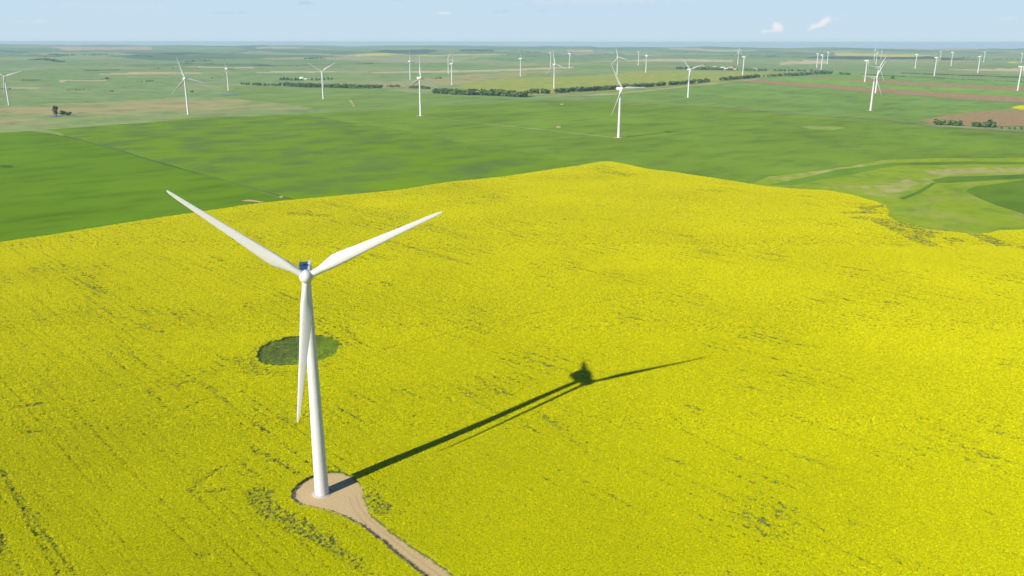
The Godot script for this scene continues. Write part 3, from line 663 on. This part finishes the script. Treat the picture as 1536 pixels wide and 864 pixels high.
func grow_slough() -> void:
	var slough := ragged(flat(SLOUGH), 1.2, 1.8)
	var rng := RandomNumberGenerator.new()
	rng.seed = 5
	var data := PackedFloat32Array()
	for k in 6500:
		var p := Vector2(rng.randf_range(-109, -72), rng.randf_range(-350, -308))
		if not Geometry2D.is_point_in_polygon(p, slough):
			continue
		var n := patch_noise.get_noise_2d(p.x * 5.0, p.y * 5.0)
		var n2 := shade_noise.get_noise_2d(p.x * 22.0, p.y * 22.0)
		var bright := smoothstep(-94.0, -78.0, p.x + n * 16.0 + n2 * 8.0)
		var c := Color(1.0, 1.0, 0.85).lerp(Color(1.5, 1.6, 0.5), bright).lerp(Color(1.7, 1.35, 0.9), clampf(n2 * 1.6 - 0.35, 0.0, 0.8)) * rng.randf_range(0.7, 1.3)
		if n < -0.28 and rng.randf() < 0.6:
			continue
		put(data, p.x, land(p.x, p.y), p.y, rng.randf() * TAU, rng.randf_range(0.6, 1.5), rng.randf_range(0.3, 1.0), c)
	swarm("slough_grass", scatter_mesh(131, 0, 26, Color.WHITE, Color(0.15, 0.22, 0.055), 0.6, 0.3, 0.8, 0.13), mats.leaf, data, "dark green weeds in the round hollow left unsown in the canola", "weeds")
	var rim := PackedFloat32Array()
	var pad := ragged(flat(PAD), 1.0, 0.55)
	for k in pad.size():
		var a := pad[k]
		var b := pad[(k + 1) % pad.size()]
		if (a.y + b.y) * 0.5 > -168.0:
			continue
		for j in int(a.distance_to(b) / 0.35):
			var p := a.lerp(b, rng.randf()) + Vector2(rng.randf_range(-0.5, 0.5), rng.randf_range(-0.5, 0.5))
			put(rim, p.x, land(p.x, p.y) + 0.05, p.y, rng.randf() * TAU, rng.randf_range(0.4, 0.8), rng.randf_range(0.2, 0.5), Color(1, 1, 1) * rng.randf_range(0.8, 1.3))
	swarm("verge_grass", scatter_mesh(133, 0, 18, Color.WHITE, Color(0.20, 0.27, 0.08), 0.5, 0.3, 0.7, 0.12), mats.leaf, rim, "short green weeds along the edge of the gravel pad and road", "weeds")

# ---------- trees
func crown_mesh(seed_value: int, tall: bool) -> ArrayMesh:
	# a crown one metre high and about 0.8 wide, standing on y 0.12, as leaf clumps in several uneven lobes
	var rng := RandomNumberGenerator.new()
	rng.seed = seed_value
	var v := PackedVector3Array()
	var nrm := PackedVector3Array()
	var col := PackedColorArray()
	for lobe in 7:
		var a := rng.randf() * TAU
		var out := rng.randf_range(0.05, 0.24)
		var c := Vector3(cos(a) * out, rng.randf_range(0.3, 0.8), sin(a) * out)
		var rad := rng.randf_range(0.14, 0.25) * (1.1 - 0.4 * c.y)
		var tone := rng.randf_range(0.8, 1.2)
		for k in 34:
			var d := Vector3(rng.randfn(), rng.randfn() * 1.1, rng.randfn()).normalized()
			var p := c + d * rad * pow(rng.randf(), 0.33) * Vector3(1.0, 1.15, 1.0)
			if tall:
				p.x *= 0.7
				p.z *= 0.7
			p.y = maxf(p.y, 0.1)
			var up := (d + Vector3(rng.randfn(), rng.randfn(), rng.randfn()) * 0.45).normalized()
			var e := up.cross(Vector3(0.3, 0.8, 0.5)).normalized() * rng.randf_range(0.06, 0.11)
			var f := up.cross(e.normalized()) * e.length()
			var t := tone * rng.randf_range(0.75, 1.25)
			for q in [p + e, p - e, p + f * 1.2, p + e, p - f * 1.2, p - e]:
				v.append(q)
				nrm.append(up)
				col.append(Color((0.085 + 0.014 * (seed_value % 4)) * t, (0.145 + 0.018 * ((seed_value + 1) % 4)) * t, 0.042 * t))
	return arrays(v, nrm, null, col)

func trunk_mesh() -> ArrayMesh:
	var st := SurfaceTool.new()
	st.begin(Mesh.PRIMITIVE_TRIANGLES)
	st.append_from(lathe([[0.035, -0.03], [0.024, 0.1], [0.018, 0.4], [0.006, 0.8]], 7), 0, Transform3D())
	for k in 5:
		var t := Transform3D(Basis(Vector3.UP, k * 2.4) * Basis(Vector3.RIGHT, 0.7), Vector3(0, 0.22 + 0.08 * k, 0))
		st.append_from(lathe([[0.011, 0.0], [0.004, 0.26]], 5), 0, t)
	return st.commit()

func tree(at: Vector2, h: float, wide: float, kind: int, turn: float, label: String, group: String, called := "tree") -> void:
	var o := Node3D.new()
	o.name = numbered(called)
	add_child(o)
	o.position = Vector3(at.x, land(at.x, at.y), at.y)
	o.rotation.y = turn
	o.scale = Vector3(h * wide, h, h * wide)
	tag(o, label, "tree" if called == "tree" else "bush", group)
	part("trunk", tree_trunk, mats.bark, o)
	part("crown", tree_parts[kind], mats.leaf, o)

func belt(rows: Array, label: String, group: String, seed_value: int) -> int:
	var rng := RandomNumberGenerator.new()
	rng.seed = seed_value
	var made := 0
	for b in rows:
		var a := Vector2(b[0], b[1])
		var e := Vector2(b[2], b[3])
		var side := (e - a).normalized().orthogonal()
		var lanes := int(maxf(1.0, round(b[4] / 9.0)))
		for lane in lanes:
			var d := rng.randf_range(0.0, 4.0)
			while d < a.distance_to(e):
				var off: float = (lane - (lanes - 1) * 0.5) * 8.0 + rng.randf_range(-2.0, 2.0)
				var p := a + (e - a).normalized() * (d + rng.randf_range(-1.5, 1.5)) + side * off
				d += b[5] * rng.randf_range(0.8, 1.3)
				if rng.randf() < 0.05:
					continue
				tree(p, b[6] * rng.randf_range(0.75, 1.15), rng.randf_range(1.35, 1.95), rng.randi() % 4, rng.randf() * TAU, label, group)
				made += 1
	return made

# ---------- farm buildings
func gable(called: String, at: Vector2, turn: float, size: Vector3, wall: Material, roof: Material, label: String, group: String) -> void:
	var o := Node3D.new()
	o.name = numbered(called)
	add_child(o)
	o.position = Vector3(at.x, land(at.x, at.y), at.y)
	o.rotation.y = turn
	tag(o, label, "building", group)
	var w := size.x / 2
	var d := size.z / 2
	var ridge := size.y * 0.45
	var body := loft([PackedVector3Array([Vector3(-w, -0.5, d), Vector3(w, -0.5, d), Vector3(w, size.y, d), Vector3(0, size.y + ridge, d), Vector3(-w, size.y, d)]), PackedVector3Array([Vector3(-w, -0.5, -d), Vector3(w, -0.5, -d), Vector3(w, size.y, -d), Vector3(0, size.y + ridge, -d), Vector3(-w, size.y, -d)])], false)
	part("wall", body, wall, o)
	var slope := Vector2(w, ridge).length()
	var ang := atan2(ridge, w)
	for s in [-1.0, 1.0]:
		part("roof_slope", box_mesh(Vector3(slope + 0.6, 0.25, size.z + 1.0), 0.05), roof, o, Transform3D(Basis(Vector3(0, 0, 1), -s * ang), Vector3(s * (w + 0.2) / 2, size.y + ridge / 2 + 0.12, 0)))
	part("door", box_mesh(Vector3(2.4, 2.8, 0.15), 0.03), mats.dark, o, Transform3D(Basis(), Vector3(0.6, 1.4, d + 0.06)))
	for k in 3:
		part("window", box_mesh(Vector3(0.12, 1.2, 1.4), 0.03), mats.dark, o, Transform3D(Basis(), Vector3(w + 0.04, size.y * 0.6, (k - 1) * size.z * 0.28)))

# ---------- ground
func ground_color(x: float, z: float, tan_zones: Array, far_zones: Array) -> Color:
	var r := sqrt(x * x + z * z)
	var n1 := hill_noise.get_noise_2d(x * 1.7 + 900.0, z * 1.7)
	var n2 := shade_noise.get_noise_2d(x * 1.3, z * 1.3)
	var n3 := patch_noise.get_noise_2d(x * 0.25, z * 0.25)
	var c := Color(0.24, 0.38, 0.13).lerp(Color(0.40, 0.42, 0.19), clampf(0.22 + n1 * 0.9 + n2 * 0.6, 0.0, 1.0))
	c = c.lerp(Color(0.16, 0.24, 0.10), clampf(n2 * 1.1 - 0.12 + n3 * 0.4, 0.0, 0.7))
	var p := Vector2(x, z)
	if r < 4200.0:
		var q := p + Vector2(n2, n3) * 60.0
		for zone in tan_zones:
			if Geometry2D.is_point_in_polygon(q, zone):
				c = c.lerp(Color(0.47, 0.40, 0.19), clampf(0.62 + n3 * 0.9 + n2 * 0.5, 0.15, 0.95))
	else:
		# the section grid: one crop to each parcel
		var u := p.dot(ROW) + n1 * 30.0
		var w := p.dot(ACROSS)
		var parcel := Vector2i(int(floor(u / 1610.0)), int(floor(w / 805.0)))
		var hsh := absi((parcel.x * 7349 + parcel.y * 9151 + parcel.x * parcel.y * 131) % 97)
		var share := smoothstep(4200.0, 5600.0, r) * (0.35 + 0.5 * float(hsh % 7) / 6.0)
		var pick: Color = [Color(0.18, 0.33, 0.10), Color(0.27, 0.38, 0.15), Color(0.12, 0.22, 0.08), Color(0.23, 0.33, 0.14), Color(0.48, 0.42, 0.24), Color(0.10, 0.18, 0.08), Color(0.33, 0.42, 0.16), Color(0.20, 0.30, 0.13)][hsh % 8]
		c = c.lerp(pick, share)
	if r > 3000.0:
		for zone in far_zones:
			if (zone[2] as Rect2).has_point(p) and Geometry2D.is_point_in_polygon(p, zone[1]):
				c = c.lerp({"TAN": Color(0.66, 0.55, 0.33), "YEL": Color(0.75, 0.66, 0.08), "DRK": Color(0.035, 0.07, 0.03)}[zone[0]], 0.85)
	return c

func make_ground() -> ArrayMesh:
	var tan_zones := [flat(TAN_GRASS), flat(TAN_GRASS_B), flat(TAN_GRASS_C)]
	var far_zones := []
	for f in FAR_FIELDS:
		var p := flat(f[1])
		var box := Rect2(p[0], Vector2.ZERO)
		for q in p:
			box = box.expand(q)
		far_zones.append([f[0], p, box])
	var angles := PackedFloat32Array()
	var a := -180.0
	while a < 180.0:
		angles.append(deg_to_rad(a))
		a += 0.14 if absf(a) < 37.0 else (1.0 if absf(a) < 50.0 else 6.0)
	var radii := PackedFloat32Array([2.0, 60.0])
	var r := 140.0
	while r < 16000.0:
		radii.append(r)
		r *= 1.016 if r > 900.0 else 1.06
	radii.append(16000.0)
	var v := PackedVector3Array()
	var nrm := PackedVector3Array()
	var uv := PackedVector2Array()
	var col := PackedColorArray()
	var idx := PackedInt32Array()
	var n := angles.size()
	for rr in radii:
		for t in angles:
			var x := sin(t) * rr
			var z := -cos(t) * rr
			v.append(Vector3(x, land(x, z) - (0.0 if rr > 1000.0 else 0.12), z))
			nrm.append(up_at(x, z, maxf(6.0, rr * 0.006)) if rr > 900.0 else Vector3.UP)
			var p := Vector2(x, z)
			uv.append(Vector2(p.dot(ROW), p.dot(ACROSS)))
			col.append(ground_color(x, z, tan_zones, far_zones))
	for j in radii.size() - 1:
		for i in n:
			var k := (i + 1) % n
			idx.append_array([j * n + i, (j + 1) * n + i, (j + 1) * n + k, j * n + i, (j + 1) * n + k, j * n + k])
	var arr := []
	arr.resize(Mesh.ARRAY_MAX)
	arr[Mesh.ARRAY_VERTEX] = v
	arr[Mesh.ARRAY_NORMAL] = nrm
	arr[Mesh.ARRAY_TEX_UV] = uv
	arr[Mesh.ARRAY_TEX_UV2] = uv
	arr[Mesh.ARRAY_COLOR] = col
	arr[Mesh.ARRAY_INDEX] = idx
	var m := ArrayMesh.new()
	m.add_surface_from_arrays(Mesh.PRIMITIVE_TRIANGLES, arr)
	return m

# ---------- sky: clear air, pale towards the horizon, with a few small fair-weather clouds low down all round
func make_sky() -> ImageTexture:
	var w := 4096
	var h := 2048
	var im := Image.create(w, h, false, Image.FORMAT_RGB8)
	var low := Color(0.389, 0.492, 0.554)
	var mid := Color(0.360, 0.486, 0.607)
	var top := Color(0.024, 0.07, 0.19)
	var rows := []
	for y in h:
		var el := 90.0 - (y + 0.5) / h * 180.0
		var c := low
		if el <= 0.0:
			c = Color(0.37, 0.47, 0.53)
		else:
			c = low.lerp(mid, 1.0 - exp(-el / 3.2)).lerp(top, 1.0 - exp(-maxf(el - 3.0, 0.0) / 9.0))
			c = Color(0.37, 0.47, 0.53).lerp(c, smoothstep(-0.1, 0.45, el))   # the thick air right at the horizon
		rows.append(c)
		im.fill_rect(Rect2i(0, y, w, 1), c.linear_to_srgb())
	var rng := RandomNumberGenerator.new()
	rng.seed = 9
	var edge := noise(31, 9.0, 4)
	# [azimuth, elevation, half width, half height in degrees, whiteness, slant]
	var clouds := [[17.0, 0.85, 0.42, 0.36, 0.95, 0.1], [16.7, 0.68, 0.85, 0.16, 0.7, 0.05], [19.4, 0.95, 0.55, 0.26, 0.9, 0.35], [19.9, 1.3, 0.4, 0.3, 0.9, 0.3], [20.5, 1.4, 0.2, 0.22, 0.6, 0.1], [-4.6, 1.8, 0.5, 0.11, 0.8, 0.0], [-32.0, 2.4, 0.9, 0.35, 0.5, 0.0], [-16.8, 2.8, 1.4, 0.14, -0.6, 0.0], [-13.4, 2.3, 0.95, 0.12, -0.55, 0.0], [-18.2, 1.7, 1.2, 0.12, -0.4, 0.0], [-1.0, 1.9, 1.0, 0.10, -0.4, 0.0], [2.0, 2.0, 0.5, 0.10, -0.4, 0.0], [-7.6, 2.55, 0.35, 0.1, -0.4, 0.0], [-29.0, 1.1, 1.2, 0.12, 0.3, 0.0], [29.6, 1.3, 0.9, 0.12, 0.25, 0.0], [-11.0, 3.0, 6.0, 0.3, 0.14, 0.0], [6.0, 2.5, 7.0, 0.35, 0.16, 0.01], [24.0, 2.7, 6.0, 0.4, 0.18, 0.0], [-25.0, 2.0, 5.0, 0.3, 0.12, 0.0]]
	for k in 34:
		var az := rng.randf_range(40.0, 320.0)
		clouds.append([az, rng.randf_range(0.8, 4.0), rng.randf_range(0.5, 1.4), rng.randf_range(0.1, 0.36), rng.randf_range(-0.5, 0.8), rng.randf_range(-0.1, 0.3)])
	for c in clouds:
		var cx := int(c[0] / 360.0 * w)
		var cy := int((90.0 - c[1]) / 180.0 * h)
		var rx := int(c[2] / 360.0 * w) + 4
		var ry := int((c[3] + absf(c[5]) * c[2]) / 180.0 * h) + 5
		for dy in range(-ry * 2, ry * 2 + 1):
			for dx in range(-rx * 2, rx * 2 + 1):
				var fx: float = dx / float(w) * 360.0 / c[2]
				var fy: float = (-dy / float(h) * 180.0 - c[5] * fx * c[2]) / c[3]
				if fy < 0.0:
					fy *= 1.7
				var lump := edge.get_noise_2d(dx * 1.0 + c[0] * 40.0, dy * 1.6 + c[1] * 90.0)
				var d := 1.0 - sqrt(fx * fx + fy * fy) + lump * 0.9
				var k := smoothstep(0.0, 0.65, d) * absf(c[4])
				var yy := cy + dy
				if k < 0.01 or yy < 0 or yy >= h / 2:
					continue
				var xx := posmod(cx + dx, w)
				var base := im.get_pixel(xx, yy).srgb_to_linear()
				var tint := Color(0.57, 0.575, 0.58) if c[4] > 0.0 else Color(0.29, 0.40, 0.52)
				im.set_pixel(xx, yy, base.lerp(tint, k).linear_to_srgb())
	return ImageTexture.create_from_image(im)

func _ready() -> void:
	# ---- camera
	var cam := Camera3D.new()
	cam.name = "camera"
	cam.fov = 38.54
	cam.near = 1.0
	cam.far = 80000.0
	cam.position = Vector3(0, 127.15, 0)
	cam.basis = Basis(Vector3.RIGHT, -0.2905) * Basis(Vector3(0, 0, 1), 0.0008)
	add_child(cam)
	cam.current = true
	# ---- sky, air and exposure
	var env := Environment.new()
	env.background_mode = Environment.BG_SKY
	var sky := Sky.new()
	var pano := PanoramaSkyMaterial.new()
	pano.panorama = make_sky()
	sky.sky_material = pano
	env.sky = sky
	env.tonemap_mode = Environment.TONE_MAPPER_LINEAR
	env.tonemap_exposure = 1.5
	env.fog_enabled = true
	env.fog_density = 0.00006
	env.fog_light_color = Color(0.76, 0.91, 1.0)
	env.sdfgi_enabled = true
	env.ssao_enabled = true
	env.ssil_enabled = true
	var we := WorldEnvironment.new()
	we.name = "world"
	we.environment = env
	add_child(we)
	# ---- sun: behind the camera to the left, 29 degrees high
	var sun := DirectionalLight3D.new()
	sun.name = "sun"
	sun.light_energy = 1.6
	sun.light_color = Color(1.0, 0.965, 0.90)
	sun.light_angular_distance = 0.53
	sun.shadow_enabled = true
	add_child(sun)
	sun.look_at_from_position(Vector3.ZERO, Vector3(cos(0.5086) * sin(0.7873), -sin(0.5086), -cos(0.5086) * cos(0.7873)))
	# ---- noises and land
	roll_noise = noise(3, 190.0, 2)
	hill_noise = noise(11, 1500.0, 4)
	shade_noise = noise(17, 260.0, 4)
	fine_noise = noise(23, 4.5, 3)
	streak_noise = noise(29, 5.0, 3)
	patch_noise = noise(37, 75.0, 3)
	make_heights()
	# ---- materials
	var grain := ramp_texture(201, 5.0, 4, [[0.0, Color(0.62, 0.64, 0.6)], [0.5, Color(0.95, 0.95, 0.95)], [1.0, Color(1.0, 1.0, 1.0)]])
	var drill := ramp_texture(211, 7.0, 5, [[0.0, Color(0.62, 0.66, 0.62)], [0.4, Color(0.86, 0.88, 0.86)], [0.6, Color(0.97, 0.97, 0.95)], [1.0, Color(1.0, 1.0, 1.0)]])
	mats.ground = field_material(ramp_texture(202, 90.0, 5, [[0.0, Color(0.62, 0.64, 0.66)], [0.5, Color(0.9, 0.9, 0.88)], [1.0, Color(1.0, 1.0, 0.95)]]), Vector2(1400, 900), grain, Vector2(150, 150))
	var smooth_green := ramp_texture(203, 60.0, 5, [[0.0, Color(0.58, 0.64, 0.85)], [0.4, Color(0.84, 0.88, 0.92)], [0.55, Color(0.95, 0.96, 0.92)], [1.0, Color(1.0, 1.0, 0.9)]], 4)
	mats.green = field_material(smooth_green, Vector2(900, 500), drill, Vector2(420, 60))
	var streaks := ramp_texture(204, 46.0, 5, [[0.0, Color(0.115, 0.19, 0.045)], [0.34, Color(0.137, 0.235, 0.036)], [0.5, Color(0.155, 0.275, 0.024)], [0.7, Color(0.175, 0.31, 0.012)], [1.0, Color(0.185, 0.325, 0.01)]], 4)
	mats.striped = field_material(streaks, Vector2(1700, 560), drill, Vector2(420, 60))
	var meadow := ramp_texture(205, 40.0, 6, [[0.0, Color(0.72, 0.76, 0.8)], [0.5, Color(0.92, 0.93, 0.9)], [1.0, Color(1.0, 1.0, 1.0)]], 2)
	mats.meadow = field_material(meadow, Vector2(420, 260), grain, Vector2(50, 50))
	var soil := ramp_texture(206, 30.0, 6, [[0.0, Color(0.29, 0.20, 0.10)], [0.5, Color(0.37, 0.26, 0.13)], [1.0, Color(0.44, 0.33, 0.18)]], 4)
	mats.soil = field_material(soil, Vector2(500, 200), grain, Vector2(50, 50))
	var bloom := ramp_texture(207, 30.0, 5, [[0.0, Color(0.22, 0.33, 0.09)], [0.45, Color(0.31, 0.38, 0.085)], [0.7, Color(0.42, 0.43, 0.08)], [1.0, Color(0.55, 0.5, 0.06)]], 4)
	mats.pale = field_material(bloom, Vector2(900, 500), grain, Vector2(60, 60))
	var gravel := ramp_texture(208, 24.0, 6, [[0.0, Color(0.36, 0.265, 0.135)], [0.45, Color(0.55, 0.425, 0.225)], [1.0, Color(0.68, 0.54, 0.32)]], 2)
	mats.gravel = field_material(gravel, Vector2(26, 14), ramp_texture(209, 4.0, 3, [[0.0, Color(0.7, 0.7, 0.7)], [0.5, Color(0.95, 0.95, 0.95)], [1.0, Color(1, 1, 1)]]), Vector2(12, 12))
	mats.under = field_material(ramp_texture(210, 30.0, 5, [[0.0, Color(0.14, 0.19, 0.03)], [0.5, Color(0.20, 0.26, 0.03)], [1.0, Color(0.30, 0.31, 0.10)]]), Vector2(60, 30), grain, Vector2(20, 20))
	mats.leaf = plain(1.0, Color.WHITE, 0.0)
	mats.leaf.backlight = Color(0.25, 0.25, 0.1)
	mats.bark = plain(0.95, Color(0.10, 0.08, 0.06), 0.2)
	mats.white = plain(0.42, Color(0.63, 0.635, 0.64))
	mats.blade = plain(0.38, Color(0.65, 0.655, 0.665))
	mats.tower = plain(0.45, Color(0.61, 0.625, 0.66))
	var weather := ramp_texture(212, 26.0, 5, [[0.0, Color(0.80, 0.79, 0.76)], [0.4, Color(0.94, 0.94, 0.93)], [1.0, Color(1.0, 1.0, 1.0)]], 1, 512)
	for m in [mats.tower, mats.blade, mats.white]:
		m.albedo_texture = weather
		m.uv1_triplanar = true
		m.uv1_scale = Vector3(0.16, 0.022, 0.16)
	mats.blue = plain(0.4, Color(0.0, 0.40, 0.70))
	mats.door = plain(0.5, Color(0.35, 0.36, 0.37))
	mats.steel = plain(0.5, Color(0.33, 0.34, 0.35))
	mats.dark = plain(0.6, Color(0.05, 0.05, 0.055))
	mats.concrete = plain(0.9, Color(0.42, 0.40, 0.37))
	var water := plain(0.3, Color(0.02, 0.11, 0.30))
	var roofs := {"red": plain(0.7, Color(0.42, 0.05, 0.05)), "tan": plain(0.8, Color(0.38, 0.28, 0.18)), "grey": plain(0.6, Color(0.35, 0.36, 0.37)), "white": plain(0.6, Color(0.62, 0.62, 0.6))}
	print("materials ", Time.get_ticks_msec())
	# ---- ground and fields
	structure("ground", make_ground(), mats.ground)
	print("ground ", Time.get_ticks_msec())
	var edge := flat(CANOLA_EDGE)
	edge.append_array(PackedVector2Array([Vector2(330, -60), Vector2(-320, -60)]))
	structure("green_field", drape(flat(FIELD_C), 30.0, 0.25, Color(0.205, 0.325, 0.036), 0.22), mats.green)
	structure("green_field", drape(flat(FIELD_D), 30.0, 0.25, Color(0.215, 0.35, 0.07), 0.2), mats.green)
	structure("green_field", drape(flat(FIELD_E), 30.0, 0.2, Color(0.23, 0.34, 0.08), 0.18), mats.green)
	structure("striped_field", drape(flat(FIELD_B), 30.0, 0.3, Color(1, 1, 1), 0.1), mats.striped)
	structure("dark_green_field", drape(flat(FIELD_A), 30.0, 0.35, Color(0.15, 0.28, 0.012), 0.1), mats.green)
	structure("blooming_field", drape(flat(PALE_FIELD), 40.0, 0.3, Color(1, 1, 1), 0.1), mats.pale)
	structure("pasture", pasture_mesh(flat(PASTURE), [flat(DRY_A), flat(DRY_B), flat(DRY_C)]), mats.meadow)
	structure("pasture_crop", drape(flat(PASTURE_CROP), 20.0, 0.6, Color(0.14, 0.25, 0.025), 0.14), mats.green)
	structure("grass_band", drape(flat(PASTURE_BAND), 20.0, 0.5, Color(0.165, 0.30, 0.03), 0.3), mats.green)
	structure("grass_band", drape(flat(PASTURE_SLIVER), 20.0, 0.5, Color(0.13, 0.235, 0.03), 0.2), mats.green)
	structure("ditch", drape(flat(PASTURE_DITCH), 20.0, 0.5, Color(0.13, 0.24, 0.03), 0.2), mats.green)
	structure("fallow_strip", drape(flat(BROWN_LOW), 40.0, 0.5), mats.soil)
	structure("fallow_strip", drape(flat(BROWN_HIGH), 40.0, 0.5), mats.soil)
	structure("green_strip", drape(flat(STRIP_LOW), 40.0, 0.5, Color(0.24, 0.42, 0.07), 0.1), mats.green)
	structure("green_strip", drape(flat(STRIP_HIGH), 40.0, 0.5, Color(0.22, 0.39, 0.08), 0.1), mats.green)
	structure("fallow_field", drape(flat(BROWN_FIELD), 30.0, 0.5), mats.soil)
	structure("distant_canola_field", drape(flat(YELLOW_PATCH), 30.0, 0.6, Color(0.78, 0.70, 0.02), 0.05), mats.green)
	structure("dirt_track", drape(flat(TRACK), 30.0, 0.55, Color(0.27, 0.25, 0.12), 0.5), mats.green)
	structure("field_lane", drape(flat(LANE), 30.0, 0.5, Color(0.36, 0.43, 0.17), 0.4), mats.green)
	structure("field_margin", drape(flat(FIELD_TRACK), 30.0, 0.5, Color(0.125, 0.225, 0.035), 0.5), mats.green)
	structure("tree_lane", drape(flat(TREE_LANE), 30.0, 0.6, Color(0.42, 0.42, 0.16), 0.4), mats.green)
	structure("dirt_track", drape(flat(SHORT_TRACK), 30.0, 0.5, Color(0.5, 0.42, 0.22), 0.2), mats.green)
	for s in [BARE_SPOT, BARE_SPOT_B, ROCK_SPOT, ROCK_SPOT_B]:
		structure("bare_soil", drape(flat(s), 12.0, 0.6), mats.gravel)
	structure("hay_patch", drape(flat(HAY_SPOT), 20.0, 0.5, Color(0.36, 0.46, 0.09), 0.4), mats.green)
	structure("weed_patch", drape(flat(DARK_SPOT), 10.0, 0.5, Color(0.09, 0.18, 0.03), 0.2), mats.green)
	structure("pond", drape(flat(POND), 30.0, 0.4), water)
	structure("pond", drape(flat(POND_SMALL), 20.0, 0.4), water)
	structure("canola_field", drape(edge, 12.0, 0.06), mats.under)
	structure("slough", drape(ragged(flat(SLOUGH), 1.2, 1.8), 4.0, 0.1, Color(1.0, 1.0, 1.0), 0.3), mats.under)
	structure("gravel_road", drape(ragged(flat(PAD), 1.0, 0.55), 3.0, 0.12, Color.WHITE, 0.15), mats.gravel)
	for side in [-0.95, 0.95]:
		var left := PackedVector2Array()
		var right := PackedVector2Array()
		for k in 15:
			var q := Vector2(-46.5, -213.0).bezier_interpolate(Vector2(-44.0, -203.0), Vector2(-36.0, -193.0), Vector2(-8.5, -164.5), k / 14.0)
			var d := Vector2(-46.5, -213.0).bezier_derivative(Vector2(-44.0, -203.0), Vector2(-36.0, -193.0), Vector2(-8.5, -164.5), k / 14.0).normalized().orthogonal()
			left.append(q + d * (side - 0.3 + 0.08 * sin(k * 2.1)))
			right.append(q + d * (side + 0.3 + 0.08 * sin(k * 1.7)))
		right.reverse()
		left.append_array(right)
		structure("wheel_track", drape(left, 3.0, 0.135, Color(0.92, 0.9, 0.87), 0.25), mats.gravel)
	print("fields ", Time.get_ticks_msec())
	# ---- turbines
	make_turbine_parts()
	turbine(MAIN_TURBINE, 14.64, 67.23, "large white wind turbine rising from a gravel pad in the yellow canola field", true)
	for t in TURBINES:
		var at := Vector2(t[1], t[2])
		turbine(at, t[3], t[4], TURBINE_LABELS[t[0]], false)
		if at.length() < 3000.0:
			var ring := PackedVector2Array()
			for k in 14:
				ring.append(at + Vector2(cos(TAU * k / 14.0), sin(TAU * k / 14.0)) * (8.5 + 2.0 * sin(k * 2.3)))
			structure("gravel_pad", drape(ring, 10.0, 0.65), mats.gravel)
	# ---- crops and weeds
	index_marks()
	grow_canola(edge)
	grow_slough()
	print("crops ", Time.get_ticks_msec())
	# ---- trees
	tree_trunk = trunk_mesh()
	for k in 4:
		tree_parts.append(crown_mesh(300 + k, k == 3))
	var count := 0
	count += belt(BELT_MAIN, "dark green tree in the dense shelterbelt block at mid distance", "trees in the dense shelterbelt block", 41)
	count += belt(BELT_EAST, "dark green tree in the long row running right beside the pale lane", "trees in the row along the pale lane", 42)
	count += belt(BELT_WEST, "dark green tree in the left shelterbelt behind the turbine with two raised blades", "trees in the left shelterbelt", 43)
	count += belt(BELT_GAP, "low dark tree in the short gap belts left of the dense block", "trees in the short gap belts", 44)
	count += belt(BELT_TRACK, "small roadside tree beside the brown field on the right", "trees beside the brown field", 45)
	tree(LONE_TREE, 20.0, 1.1, 3, 0.4, "tall lone dark tree beside the small pond on tan grass", "", "tree")
	tree(LONE_BUSH, 10.5, 2.4, 1, 1.4, "wide dark bush just right of the tall lone tree", "", "bush")
	tree(LONE_BUSH_B, 7.5, 2.8, 2, 2.4, "low dark bush at the right end of the lone tree clump", "", "bush")
	print("trees: ", count)
	var rng := RandomNumberGenerator.new()
	rng.seed = 61
	var woods := PackedFloat32Array()
	for b in DISTANT_CLUMPS:
		var a := Vector2(b[0], b[1])
		var e := Vector2(b[2], b[3])
		var n := int(a.distance_to(e) / b[5] * maxf(1.0, b[4] / 14.0)) + 2
		for k in n:
			var p: Vector2 = a.lerp(e, rng.randf()) + (e - a).normalized().orthogonal() * rng.randf_range(-0.5, 0.5) * b[4]
			var hh: float = b[6] * rng.randf_range(0.7, 1.2)
			put(woods, p.x, land(p.x, p.y) - 0.5, p.y, rng.randf() * TAU, hh * rng.randf_range(1.1, 1.7), hh, Color(1, 1, 1) * rng.randf_range(0.8, 1.2))
	swarm("distant_woods", tree_parts[0], mats.leaf, woods, "dark clumps of far-off trees scattered over the plain to the horizon", "woods")
	# ---- farmsteads
	var said := ["red roofed barn in the farmstead on the right", "brown roofed shed left of the red roofed barn", "grey roofed house at the left of the right farmstead", "low brown roofed shed in front of the red roofed barn", "small red roofed house at the left end of the right farmstead", "white roofed shed standing apart at the right end of the farmstead", "grey roofed shed in front of the red barn's right end", "white farmhouse among trees on the left, back one", "white shed in front of the left farmhouse", "grey roofed shed right of the left farmhouse"]
	for k in BUILDINGS.size():
		var b: Array = BUILDINGS[k]
		var big := k == 0
		gable("barn" if big else "farm_building", Vector2(b[0], b[1]), 0.75 + 0.3 * (k % 3), Vector3(14.0, 5.5, 26.0) if big else Vector3(9.0 + k % 3, 4.0, 14.0 + 2.0 * (k % 4)), roofs.white if k % 2 else roofs.tan, roofs[b[2]], said[k], "farm buildings")
	print("done ", Time.get_ticks_msec())
